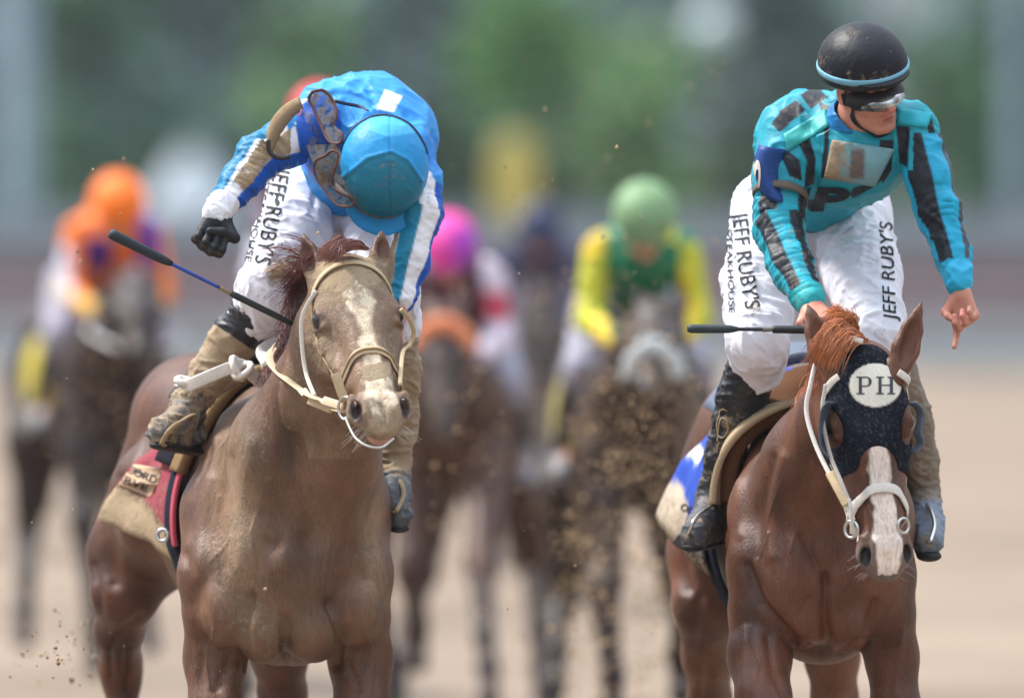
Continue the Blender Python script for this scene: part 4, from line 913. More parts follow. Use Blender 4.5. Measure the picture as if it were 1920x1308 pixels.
def slab(P, nu, nv, th, nrml=None):
    """grid of nu x nv points thickened into a sheet"""
    P = np.asarray(P, float).reshape(nu, nv, 3); du = np.gradient(P, axis=0); dv = np.gradient(P, axis=1); N = np.cross(du, dv); N /= np.linalg.norm(N, axis=2, keepdims=True) + 1e-12
    if (N[:, :, 1].mean() > 0): N = -N
    A = (P + N * th / 2).reshape(-1, 3); B = (P - N * th / 2).reshape(-1, 3); n = nu * nv; Fc = []
    ix = lambda i, j: i * nv + j
    for i in range(nu - 1):
        for j in range(nv - 1):
            q = [ix(i, j), ix(i + 1, j), ix(i + 1, j + 1), ix(i, j + 1)]; Fc.append(q); Fc.append([k + n for k in q[::-1]])
    rim = [ix(i, 0) for i in range(nu)] + [ix(nu - 1, j) for j in range(1, nv)] + [ix(i, nv - 1) for i in range(nu - 2, -1, -1)] + [ix(0, j) for j in range(nv - 2, 0, -1)]
    for a, b_ in zip(rim, rim[1:] + rim[:1]): Fc.append([b_, a, a + n, b_ + n])
    return np.vstack([A, B]), Fc

# ---- rider in turquoise and black
TQ, BK = srgb(26, 150, 170), srgb(26, 30, 40)
def rider2():
    root = thing('person', 'jockey in turquoise and black silks, black helmet and goggles, bare hand pointing down', 'person', W(1540, 900, .5))
    SL = [W(1482, 245, .14), W(1458, 425, .02), W(1526, 578, -.26)]; SR = [W(1722, 248, .04), W(1762, 405, -.02), W(1800, 535, -.10)]
    b = PV(.005)
    b.ch([(1520, 420, .62, 62), (1545, 340, .42, 66), (1595, 270, .16, 80)], .04)
    b.ch([(1482, 245, .14, 42), (1458, 425, .02, 28), (1524, 572, -.25, 17)], .02); b.ch([(1722, 248, .04, 36), (1762, 405, -.02, 26), (1800, 535, -.10, 17)], .02)
    b.ch([(1595, 265, .10, 46), (1612, 215, .02, 38), (1618, 180, .0, 38)], .03)
    b.ch([(1455, 420, .58, 60), (1418, 650, .2, 36), (1390, 740, .3, 28), (1335, 945, .38, 22), (1300, 998, .25, 20)], .03)
    b.ch([(1585, 420, .58, 60), (1650, 645, .14, 32), (1712, 800, .29, 26), (1730, 930, .36, 22), (1738, 1005, .22, 20)], .03)
    V, Q = b.mesh(1); c = np.tile(SKIN, (len(V), 1))
    hd = PV(.003); HH = hframe(W(1624, 152, -.02), 33, 18, -17, 1.0); human_head(hd, HH); hd.cap(HH(0, -.03, -.05), W(1600, 240, .09), .048, .054, .03)
    V2, Q2 = hd.mesh(1); L = HH.inv(V2); c2 = np.tile(SKIN, (len(V2), 1)); n = fbm(V2, 60, 3, 4)
    c2 = mixc(c2, .65 * np.exp(-((L[:, 0]) ** 2 / .0003 + (L[:, 1] - .11) ** 2 / .0006 + (L[:, 2] + .045) ** 2 / .0008)), srgb(200, 80, 80))
    c2 = mixc(c2, .8 * np.exp(-((np.abs(L[:, 0]) / .02) ** 4 + ((L[:, 2] + .0845) / .0085) ** 2)) * (L[:, 1] > .07), srgb(140, 62, 58)); c2 = c2 * (.92 + .16 * n)[:, None]
    c2 = mixc(c2, .25 * (L[:, 2] < -.09) * fbm(V2, 200, 2, 5), srgb(120, 90, 80))
    hn = PV(.0028)
    hand(hn, W(1801, 545, -.11), nrm(W(1816, 622, -.14) - W(1801, 540, -.11)), (-.35, -.75, .0), 1, [.16, .80, .92, .95], .45, .98, .12)
    V3, Q3 = hn.mesh(1)
    hl = PV(.0028)
    hand(hl, W(1524, 572, -.25), nrm(W(1545, 612, -.36) - W(1524, 572, -.25)), (.1, .3, -.9), -1, [.55, .62, .7, .75], .3, .98, .1)
    V4, Q4 = hl.mesh(1)
    def hc(V):
        c = np.tile(SKIN, (len(V), 1)); c = mixc(c, .35 * sstep(.5, .7, fbm(V, 40, 2, 3)), srgb(206, 110, 100)); return c
    P, o = [V], 0; Qs = [Q]; o = len(V); C = [c]
    for a_, b_, c_ in ((V2, Q2, c2), (V3, Q3, hc(V3)), (V4, Q4, hc(V4))): P.append(a_); Qs.append(b_ + o); o += len(a_); C.append(c_)
    mkmesh('body', np.concatenate(P), np.concatenate(Qs), M['skin'], root, np.concatenate(C))
    # shirt
    v = PV(.0046)
    v.ch([(1515, 385, .56, 84), (1535, 335, .42, 84), (1585, 285, .18, 96)], .05)
    v.el((1598, 285, .12), (.165, .15, .135), None, .05)
    v.el((1520, 270, .30), (.155, .17, .15), None, .05)
    v.ch([(1500, 228, .16, 50), (1600, 225, .12, 52), (1705, 238, .06, 46)], .04)
    v.ch([(1482, 250, .14, 62), (1466, 335, .08, 54), (1458, 425, .02, 43), (1486, 510, -.12, 35), (1520, 566, -.24, 27)], .03)
    v.ch([(1716, 250, .04, 46), (1742, 330, .0, 40), (1760, 400, -.02, 37), (1784, 475, -.06, 30), (1799, 528, -.10, 25)], .025)
    def disp(V, Q):
        V = wrinkle(V, Q, SL, .006, [(.25, .06, 1.), (.40, .10, .8)], 33, fr=70); V = wrinkle(V, Q, SR, .005, [(.22, .07, .9), (.36, .08, .7)], 35, fr=60)
        N = vnormals(V, Q); px, py = proj(V); f = N[:, 1] < .2
        dd = -.006 * np.exp(-(polydist(px, py, [(1452, 280), (1500, 330), (1520, 350)]) / 6) ** 2) - .006 * np.exp(-(polydist(px, py, [(1520, 230), (1540, 300), (1530, 350)]) / 6) ** 2) - .005 * np.exp(-(polydist(px, py, [(1700, 250), (1690, 300), (1660, 345)]) / 6) ** 2)
        return cloth_disp(V + N * (dd * f)[:, None], Q, .0055, 41, (12, 12, 12))
    def col(V):
        px, py = proj(V); n = fbm(V, 14, 3, 42); c = np.tile(TQ, (len(V), 1)); fr = (V[:, 1] < D0 + .6).astype(float); pm = lambda p, s_=1.2: polymask(px, py, p, s_) * fr
        # default of the back: checks
        ch = (V[:, 1] > D0 + .32) * (py < 350) * ((np.floor((px - 1400) / 26) + np.floor((py - 160) / 20)) % 2); c = mixc(c, ch, BK)
        for p in ([(1500, 178), (1530, 160), (1552, 182), (1520, 205)], [(1460, 210), (1492, 188), (1512, 206), (1478, 232)], [(1446, 232), (1462, 212), (1482, 232), (1462, 248)], [(1536, 190), (1556, 200), (1552, 330), (1538, 335), (1546, 260)],
                  [(1494, 262), (1516, 250), (1530, 300), (1526, 345), (1508, 352), (1512, 300)], [(1680, 235), (1706, 238), (1702, 315), (1686, 305)], [(1650, 262), (1676, 262), (1672, 320), (1655, 345), (1644, 320)],
                  [(1730, 205), (1748, 225), (1756, 260), (1744, 262)], [(1500, 372), (1540, 376), (1530, 392), (1500, 392)], [(1600, 352), (1625, 345), (1660, 330), (1640, 350), (1600, 372), (1592, 365)], [(1464, 290), (1476, 282), (1500, 300), (1504, 340), (1480, 330)]):
            c = mixc(c, pm(p), BK)
        S, A, d = limb(V, SL); f = np.degrees(A) + 6 * (fbm(V, 10, 2, 9) - .5); sl = (d < .095) & (py > 352) & (px < 1560)
        cc = mixc(np.tile(TQ, (len(V), 1)), sstep(6, 12, f) * sstep(52, 46, f), BK); cc = mixc(cc, sstep(-34, -40, f) * sstep(-84, -78, f), BK); cc = mixc(cc, (np.abs(f) > 110) * 1.0, BK); cc = mixc(cc, sstep(-.062, -.059, S - clen(SL)), srgb(30, 160, 165)); c = np.where(sl[:, None], cc, c)
        S, A, d = limb(V, SR); f = np.degrees(A) + 6 * (fbm(V, 10, 2, 10) - .5); sr = (d < .085) & (((py > 250) & (px > 1712)) | (py > 320) & (px > 1690))
        cc = mixc(np.tile(srgb(24, 158, 196), (len(V), 1)), sstep(-6, 0, f) * sstep(54, 48, f), BK); cc = mixc(cc, sstep(-52, -58, f) * sstep(-88, -82, f), srgb(70, 74, 82)); cc = mixc(cc, (np.abs(f) > 120) * 1.0, BK); cc = mixc(cc, sstep(-.066, -.063, S - clen(SR)), srgb(36, 166, 206)); c = np.where(sr[:, None], cc, c)
        return c * (.9 + .2 * n)[:, None]
    def mud(V):
        px, py = proj(V); return .10 + .18 * fbm(V, 9, 3, 6) + .14 * (px < 1520) - .08 * (px > 1700)
    sh, SV, SQ = finish('shirt', v, M['silk'], root, col, mud, 1, disp); tr = bvh(SV, SQ)
    # shoulder yoke, collar, chest panel, initial
    def patch(poly4, nu, nv, th, name, col_, mud_, mat, off=.004, dd=0.0, bulge=0.0):
        (a, b_, c_, d_) = [np.array(p, float) for p in poly4]; P = []
        for i in range(nu):
            for j in range(nv):
                s_, t_ = i / (nu - 1), j / (nv - 1); q = (a * (1 - s_) + b_ * s_) * (1 - t_) + (d_ * (1 - s_) + c_ * s_) * t_
                w_ = Vector(W(q[0], q[1], -.8)); dv = (w_ - Vector((0, 0, EYE))).normalized(); h = tr.ray_cast(w_, dv)
                p = np.array(h[0]) if h[0] is not None else np.array(tr.find_nearest(Vector(W(q[0], q[1], .05)))[0])
                p = p - np.array(dv) * (off + bulge * math.sin(math.pi * s_) * math.sin(math.pi * t_)); P.append(p)
        V, Fc = slab(P, nu, nv, th); return mkmesh(name, V, Fc, mat, root, np.tile(col_, (len(V), 1)) if col_ is not None else None, mud_), V
    patch([(1469, 252), (1548, 204), (1555, 236), (1476, 284)], 16, 6, .004, 'shoulder_strap', srgb(44, 158, 156), .18, M['silk'])
    patch([(1686, 202), (1748, 212), (1738, 240), (1682, 232)], 12, 5, .004, 'shoulder_strap', srgb(36, 170, 190), .12, M['silk'])
    ob, V = patch([(1560, 262), (1678, 280), (1640, 350), (1545, 334)], 20, 14, .003, 'chest_panel', srgb(128, 150, 156), .0, M['silk'], .009, bulge=.006)
    px, py = proj(V); cc = np.tile(srgb(112, 158, 168), (len(V), 1)); cc = mixc(cc, polymask(px, py, [(1595, 280), (1622, 280), (1620, 335), (1592, 335)], 3), srgb(98, 88, 86)); cc = mixc(cc, polymask(px, py, [(1550, 262), (1580, 268), (1568, 335), (1545, 335)], 3), srgb(104, 96, 92))
    a = ob.data.color_attributes['Col']; C4 = np.ones((len(V), 4), np.float32); C4[:, :3] = cc; a.data.foreach_set('color', C4.ravel()); ob.data.attributes['Mud'].data.foreach_set('value', (.34 + .3 * sstep(1620, 1560, px)).astype(np.float32))
    text_on(tr, "P", (1520, 392), (1584, 392), 40, sh, bold=.05, off=.004, slant=.35, near=.1)
    # number band on the bent arm
    P = []
    for i in range(12):
        for j in range(7):
            t = i / 11; q = np.array([1437, 272]) * (1 - t) + np.array([1452, 374]) * t; x = q[0] + (j / 6 - .3) * 44 - 16 * math.sin(math.pi * t) * 1.0 + (6 if j > 4 else 0); P.append(W(x, q[1] + j * 1.5, .015 - .05 * math.sin(math.pi * (j + 1) / 7)))
    V, Fc = slab(np.array(P), 12, 7, .005); ab = mkmesh('number_band', V, Fc, M['silk'], root, np.tile(srgb(34, 70, 136), (len(V), 1)), .12)
    tb = bvh(V, Fc); text_on(tb, "3", (1426, 350), (1427, 300), 20, ab, mat=flat('number_white', srgb(214, 206, 196), .6), bold=.02, near=.0)
    c0 = W(1463, 366, .04); e = nrm(SL[1] - SL[0]); u_ = nrm(np.cross(e, (0, -1, 0))); w__ = np.cross(e, u_)
    rg = np.array([c0 + .074 * (u_ * math.cos(t) + w__ * math.sin(t)) for t in np.linspace(0, 2 * math.pi, 40, endpoint=False)]); V, Fc = sweep(rg, .024, .008, rg - c0, 8, True); mkmesh('armband_strap', V, Fc, M['rubber'], root, np.tile(srgb(92, 84, 74), (len(V), 1)), .2)
    # collar
    v = PV(.004); v.cap(W(1600, 222, .03), W(1590, 258, .08), .070, .086, .01); v.cap(W(1614, 180, -.02), W(1608, 216, .02), .064, .064, .01, op=-1)
    finish('collar', v, M['silk'], root, const(srgb(30, 118, 182)), lambda V: .1 + 0 * V[:, 0], disp=lambda V, Q: cloth_disp(V, Q, .003, 4, (14, 14, 40)))
    v = PV(.004); v.cap(W(1606, 226, .04), W(1600, 240, .07), .056, .064, .01)
    finish('neck_cloth', v, M['cloth'], root, const(srgb(222, 208, 214)), lambda V: .1 + 0 * V[:, 0])
    # breeches
    v = PV(.0052)
    v.el((1522, 405, .6), (.165, .15, .13), None, .05)
    TL = [W(1455, 400, .58), W(1418, 640, .2), W(1412, 700, .27)]; TR = [W(1590, 400, .58), W(1652, 640, .1), W(1668, 700, .17)]
    v.ch([(1458, 405, .58, 84), (1425, 520, .38, 66), (1420, 640, .2, 53), (1418, 690, .26, 50)], .03)
    v.ch([(1585, 405, .58, 82), (1616, 520, .34, 68), (1648, 630, .12, 50), (1668, 690, .18, 44)], .03)
    def disp(V, Q):
        V = wrinkle(V, Q, TL, .007, [(.02, .08, .6), (.42, .08, 1.0)], 53, 1.6, 26); V = wrinkle(V, Q, TR, .006, [(.02, .10, .8), (.45, .07, .8)], 55, 1.6, 24)
        px, py = proj(V); N = vnormals(V, Q); dd = -.014 * np.exp(-(polydist(px, py, [(1500, 400), (1502, 490)]) / 7) ** 2) - .007 * np.exp(-(polydist(px, py, [(1530, 490), (1570, 455), (1630, 430)]) / 5) ** 2) - .005 * np.exp(-(polydist(px, py, [(1540, 470), (1600, 420)]) / 5) ** 2)
        return cloth_disp(V + N * dd[:, None], Q, .006, 52, (18, 18, 8))
    def mud(V):
        px, py = proj(V); e = lambda x, y, a, b_, s_: s_ * np.exp(-((px - x) / a) ** 2 - ((py - y) / b_) ** 2)
        return .06 + .08 * fbm(V, 8, 2, 6) + e(1415, 575, 26, 26, .42) + e(1400, 700, 30, 16, .16)
    br, BV, BQ = finish('breeches', v, M['cloth'], root, const(srgb(226, 227, 237)), mud, 1, disp); bt = bvh(BV, BQ)
    text_on(bt, "JEFF RUBY'S", (1374, 400), (1398, 580), 28, br, bold=.004, curve=-3)
    text_on(bt, "STEAKHOUSE", (1362, 430), (1368, 588), 11, br, bold=.003)
    text_on(bt, "JEFF RUBY'S", (1680, 602), (1672, 418), 24, br, bold=.004, slant=.2)
    # boots
    for pts in (((1418, 668, .24, 47), (1392, 745, .31, 45), (1358, 850, .36, 35), (1336, 940, .38, 30)), ((1668, 668, .16, 42), (1705, 780, .28, 40), (1722, 860, .33, 36), (1732, 930, .36, 29))):
        v = PV(.0048); v.ch(pts, .02); x = pts[-1][0]
        if x < 1500: v.ch([(1336, 940, .38, 29), (1320, 980, .30, 28), (1304, 1002, .16, 26)], .02); v.ch([(1336, 945, .40, 27), (1346, 985, .44, 20)], .02); v.ch([(1300, 1012, .15, 20), (1344, 1002, .42, 17)], .02)
        else: v.ch([(1732, 930, .36, 29), (1738, 985, .26, 31), (1742, 1015, .14, 28)], .02); v.ch([(1732, 940, .38, 27), (1722, 990, .44, 20)], .02)
        def col(V):
            px, py = proj(V)
            if x < 1500: return mixc(np.tile(srgb(30, 32, 40), (len(V), 1)), .8 * sstep(900, 930, py), srgb(66, 70, 78))
            return mixc(np.tile(srgb(118, 106, 92), (len(V), 1)), sstep(930, 945, py), srgb(104, 116, 132))
        ob, V_, Q_ = finish('boot', v, M['leather'], root, col, lambda V: .10 + .36 * fbm(V, 25, 2, 3) + .1 * (proj(V)[1] > 780), 1, lambda V, Q: cloth_disp(V, Q, .004, 61, (18, 18, 40)))
        z = PV(.004); z.ch([(1298, 1026, .14, 20), (1344, 1018, .42, 17)] if x < 1500 else [(1742, 1042, .13, 24), (1724, 1008, .44, 18)], .01, (0, 0, 1), .45); finish('sole', z, M['rubber'], ob, const(srgb(30, 30, 32)), lambda V: .15 + 0 * V[:, 0])
        if x < 1500:
            tb = bvh(V_, Q_); loop = [(1372, 762), (1350, 770), (1338, 800), (1345, 822), (1362, 812), (1366, 790), (1352, 784), (1342, 812), (1336, 846)]
            sp, nn = snap(tb, spline([W(a_, b_, .28) for a_, b_ in loop], 60), .002); V, Fc = sweep(sp, .0035, .002, nn, 6); mkmesh('stitching', V, Fc, M['strap'], ob, np.tile(srgb(176, 156, 120), (len(V), 1)), 0)
    # helmet
    A = HH.A; v = PV(.0042)
    v.ell(HH(0, -.010, .044), (.119, .136, .116), A, .01); v.ell(HH(0, -.01, -.098), (.30, .30, .125), A, .012, -1)
    def col(V):
        L = HH.inv(V); a = np.arctan2(L[:, 1] + .008, L[:, 0]); sm = np.exp(-((np.abs((a * 3 / math.pi) % 1 - .5) - .5) / .02) ** 2); c = np.tile(srgb(17, 19, 30), (len(V), 1)); return mixc(c, .5 * sm, srgb(8, 8, 12)) * (.85 + .4 * fbm(V, 18, 3, 3))[:, None]
    he, HV, HQ = finish('helmet', v, M['silk'], root, col, lambda V: .10 + .34 * sstep(.3, .7, fbm(V, 14, 3, 9)), disp=lambda V, Q: V)
    th = np.linspace(0, 2 * math.pi, 64, endpoint=False)
    ring = lambda rx, ry, z, oy=-.008: np.array([HH(rx * math.cos(t), oy + ry * math.sin(t), z) for t in th])
    bd = ring(.1185, .1355, .046, -.010); V, Fc = sweep(bd, .019, .008, bd - HH(0, 0, .046), 8, True); mkmesh('helmet_band', V, Fc, M['silk'], he, np.tile(srgb(112, 168, 190), (len(V), 1)), .22)
    bd = ring(.114, .131, .030, -.010); V, Fc = sweep(bd, .022, .010, bd - HH(0, 0, .020), 8, True); mkmesh('helmet_band', V, Fc, M['rubber'], he, np.tile(srgb(22, 22, 28), (len(V), 1)), .3)
    pk = PV(.004); pk.ell(HH(0, .070, .040), (.088, .078, .008), A, .01); pk.ell(HH(0, -.01, .03), (.108, .12, .05), A, .01, -1); finish('peak', pk, M['rubber'], he, const(srgb(24, 24, 30)), lambda V: .12 + 0 * V[:, 0])
    # goggles
    gl = PV(.003); gl.ell(HH(0, .026, -.026), (.087, .092, .044), A, .006); gl.ell(HH(0, -.03, -.02), (.12, .075, .06), A, .006, -1); gl.ell(HH(0, .10, -.084), (.022, .05, .032), A, .008, -1)
    gob, _, _ = finish('goggles', gl, M['rubber'], root, const(srgb(30, 28, 30)), lambda V: .28 + 0 * V[:, 0])
    m, nt, bs = new_mat('goggle_mirror'); bs.inputs['Metallic'].default_value = .7; bs.inputs['Roughness'].default_value = .12
    tcx = N_(nt, 'ShaderNodeTexCoord'); n_ = N_(nt, 'ShaderNodeTexNoise'); n_.inputs['Scale'].default_value = 28; n_.inputs['Detail'].default_value = 5; nt.links.new(tcx.outputs['Object'], n_.inputs['Vector'])
    r_ = N_(nt, 'ShaderNodeValToRGB'); r_.color_ramp.elements[0].position = .38; r_.color_ramp.elements[0].color = (.06, .065, .07, 1); r_.color_ramp.elements[1].position = .62; r_.color_ramp.elements[1].color = (.62, .64, .64, 1); nt.links.new(n_.outputs[0], r_.inputs[0]); nt.links.new(r_.outputs[0], bs.inputs['Base Color'])
    gl = PV(.003); gl.ell(HH(0, .031, -.030), (.081, .0965, .035), A, .006); gl.ell(HH(0, -.03, -.02), (.12, .085, .06), A, .006, -1); gl.ell(HH(0, .10, -.084), (.020, .05, .030), A, .008, -1)
    gl.ell(HH(0, .034, -.018), (.001, .001, .001), A, .001); V, Q = gl.mesh(1); mkmesh('lens', V, Q, m, gob)
    tb = bvh(V2, Q2); st = spline([HH(-.084, .0, .0), HH(-.080, .012, -.05), HH(-.058, .040, -.10), HH(-.02, .062, -.133), HH(.03, .055, -.130), HH(.07, .03, -.08), HH(.082, .01, -.01)], 40)
    sp, nn = snap(tb, st, .003); V, Fc = sweep(sp, .016, .004, nn, 8); mkmesh('chin_strap', V, Fc, M['rubber'], he, np.tile(srgb(22, 22, 26), (len(V), 1)), .1)
    cc = PV(.003); cc.ell(HH(.0, .058, -.132), (.03, .02, .014), A, .004); finish('chin_cup', cc, M['rubber'], he, const(srgb(20, 20, 24)), lambda V: .1 + 0 * V[:, 0])
    return root, SV, SQ, BV, BQ
r1 = rider1(); print('rider1', _t.time() - _T)
r2 = rider2(); print('rider2', _t.time() - _T)
# ---------------------------------------------------------------- tack
TAN, WSTR = srgb(188, 166, 132), srgb(214, 208, 200)
def band(pts, wd, th, name, parent, col, mud=.1, tree=None, off=.003, H=None, nrmls=None, n=40, mat='strap', closed=False):
    P = [H(*p) for p in pts] if H else [W(*p) for p in pts]
    sp = spline(P, n)
    if tree is not None: sp, nn = snap(tree, sp, off + th / 2); nrmls = nn
    if nrmls is not None:
        k = 2; nrmls = np.array([np.mean(nrmls[max(0, i - k):i + k + 1], 0) for i in range(len(nrmls))])
        sp = np.array([np.mean(sp[max(0, i - 1):i + 2], 0) for i in range(len(sp))]) if tree is not None else sp
    V, Fc = sweep(sp, wd, th, nrmls, 10, closed, 3.0)
    return mkmesh(name, V, Fc, M[mat], parent, np.tile(col, (len(V), 1)), mud)
def torus(c, R, r, nrml, name, parent, mat, col=None, n=40, sq=1.0):
    nrml = nrm(nrml); u = nrm(np.cross(nrml, (0.1, .3, 1))); v_ = np.cross(nrml, u); th = np.linspace(0, 2 * math.pi, n, endpoint=False)
    P = np.array([c + R * (u * math.cos(a) + v_ * math.sin(a) * sq) for a in th]); V, Fc = sweep(P, 2 * r, 2 * r, P - c, 8, True)
    return mkmesh(name, V, Fc, mat, parent, None if col is None else np.tile(col, (len(V), 1)), 0.1)
def mirror(pts): return pts + [(-x, y, z) for x, y, z in pts[::-1][1:]]
def hairs(name, roots, tips, sag, nper, spread, wd, col, parent, seed=0, k=9, curl=.01, rootspread=.5):
    """locks of hair between pairs of root and tip points"""
    r = np.random.default_rng(seed); L_ = []; C = []; roots = np.asarray(roots, float); tips = np.asarray(tips, float); m = len(roots)
    for i in range(nper):
        u = r.uniform(0, m - 1); a = int(min(u, m - 2)); f = u - a
        R0 = roots[a] * (1 - f) + roots[a + 1] * f + r.normal(size=3) * spread * rootspread * .5; T0 = tips[a] * (1 - f) + tips[a + 1] * f + r.normal(size=3) * spread
        mid = (R0 + T0) / 2 + np.asarray(sag) * r.uniform(.6, 1.3) + r.normal(size=3) * spread * .35
        t = np.linspace(0, 1, k)[:, None]; P = (1 - t) ** 2 * R0 + 2 * t * (1 - t) * mid + t * t * T0
        P = P + curl * np.sin(t * r.uniform(3, 9) + r.uniform(0, 6)) * r.normal(size=3)
        w_ = wd * r.uniform(.5, 1.4) * (1 - .85 * np.linspace(0, 1, k) ** 1.5); V, Fc = sweep(P, w_, w_ * .45, None, 4); L_.append((V, Fc)); C.append(np.tile(np.asarray(col) * r.uniform(.55, 1.5), (len(V), 1)))
    V, Fc = joinmesh(L_); return mkmesh(name, V, Fc, M['hair'], parent, np.concatenate(C))
def drape(tree, C0, C1, s, th, off, up=(0, 0, 1)):
    """points where rays from the body axis leave the horse: s along the axis, th about it"""
    C0, C1 = np.asarray(C0), np.asarray(C1); ax = nrm(C1 - C0); lat = nrm(np.cross(ax, up)); lat = lat if lat[0] > 0 else -lat; u = np.cross(lat, ax); u = u if u[2] > 0 else -u; P = []
    for a in s:
        c = C0 + (C1 - C0) * a
        for b in th:
            d = u * math.cos(b) + lat * math.sin(b); o = c + d * 1.2; hit = tree.ray_cast(Vector(o), Vector(-d))
            p = np.array(hit[0]) if hit[0] is not None else c + d * .35
            P.append(p + d * (off(a, b) if callable(off) else off))
    return np.array(P)
def smooth_grid(P, nu, nv, it=2):
    P = P.reshape(nu, nv, 3).copy()
    for _ in range(it):
        Q_ = P.copy(); Q_[1:-1] = (P[:-2] + P[2:] + 2 * P[1:-1]) / 4; P = Q_.copy(); P[:, 1:-1] = (Q_[:, :-2] + Q_[:, 2:] + 2 * Q_[:, 1:-1]) / 4
    return P.reshape(-1, 3)
def drape_part(name, tree, A, s0, s1, t0, t1, th, off, parent, colf, mudf, mat, nu=24, nv=40, rip=0.0, seed=0, skew=0.0):
    s = np.linspace(s0, s1, nu); t = np.radians(np.linspace(t0, t1, nv)); P = smooth_grid(np.concatenate([drape(tree, A[0], A[1], [a], t * (1 - skew * k / (nu - 1)), off) for k, a in enumerate(s)]), nu, nv, 2)
    S, T_ = np.meshgrid(s, t, indexing='ij'); S, T_ = S.ravel(), T_.ravel()
    if rip:
        n_ = fbm(np.stack([S * 14, T_ * 3, S * 0], 1), 1, 2, seed) - .5; c = A[0] + (A[1] - A[0]) * S[:, None]; d = P - c; d /= np.linalg.norm(d, axis=1, keepdims=True); P = P + d * (n_ * rip)[:, None]
    V, Fc = slab_out(P, nu, nv, th, np.asarray(A[0]) * .5 + np.asarray(A[1]) * .5); SS = np.concatenate([S, S]); TT = np.degrees(np.concatenate([T_, T_]))
    return mkmesh(name, V, Fc, M[mat], parent, colf(V, SS, TT), mudf(V, SS, TT)), V, Fc
def slab_out(P, nu, nv, th, c):
    V, Fc = slab(P, nu, nv, th); N = vnormals(V[:nu * nv], np.array([f for f in Fc[::2][:1]] or Fc[:1])) if False else None
    return V, Fc
def serif_ph():
    """roman capitals P and H as flat outlines on a unit cap height of 0.7"""
    Vs, Fs = [], []
    def rect(x0, y0, x1, y1):
        n = max(1, int((x1 - x0) / .06)); m = max(1, int((y1 - y0) / .06)); o = len(Vs)
        for i in range(n + 1):
            for j in range(m + 1): Vs.append((x0 + (x1 - x0) * i / n, y0 + (y1 - y0) * j / m, 0))
        for i in range(n):
            for j in range(m): a = o + i * (m + 1) + j; Fs.append([a, a + m + 1, a + m + 2, a + 1])
    rect(.06, .05, .16, .65); rect(-.02, .0, .25, .05); rect(-.02, .65, .30, .70)
    o = len(Vs); N = 14
    for i in range(N + 1):
        a = math.pi / 2 - math.pi * i / N; tk = .045 + .055 * math.cos(a)
        for r_ in (0, 1): Vs.append((.30 + (.19 - tk * r_) * math.cos(a), .50 + (.20 - .045 * r_) * math.sin(a), 0))
    for i in range(N): Fs.append([o + 2 * i, o + 2 * i + 1, o + 2 * i + 3, o + 2 * i + 2])
    rect(.16, .30, .31, .345)
    for x in (.72, 1.10): rect(x, .05, x + .10, .65); rect(x - .08, .0, x + .18, .05); rect(x - .08, .65, x + .18, .70)
    rect(.82, .335, 1.10, .38)
    return np.array(Vs), Fs

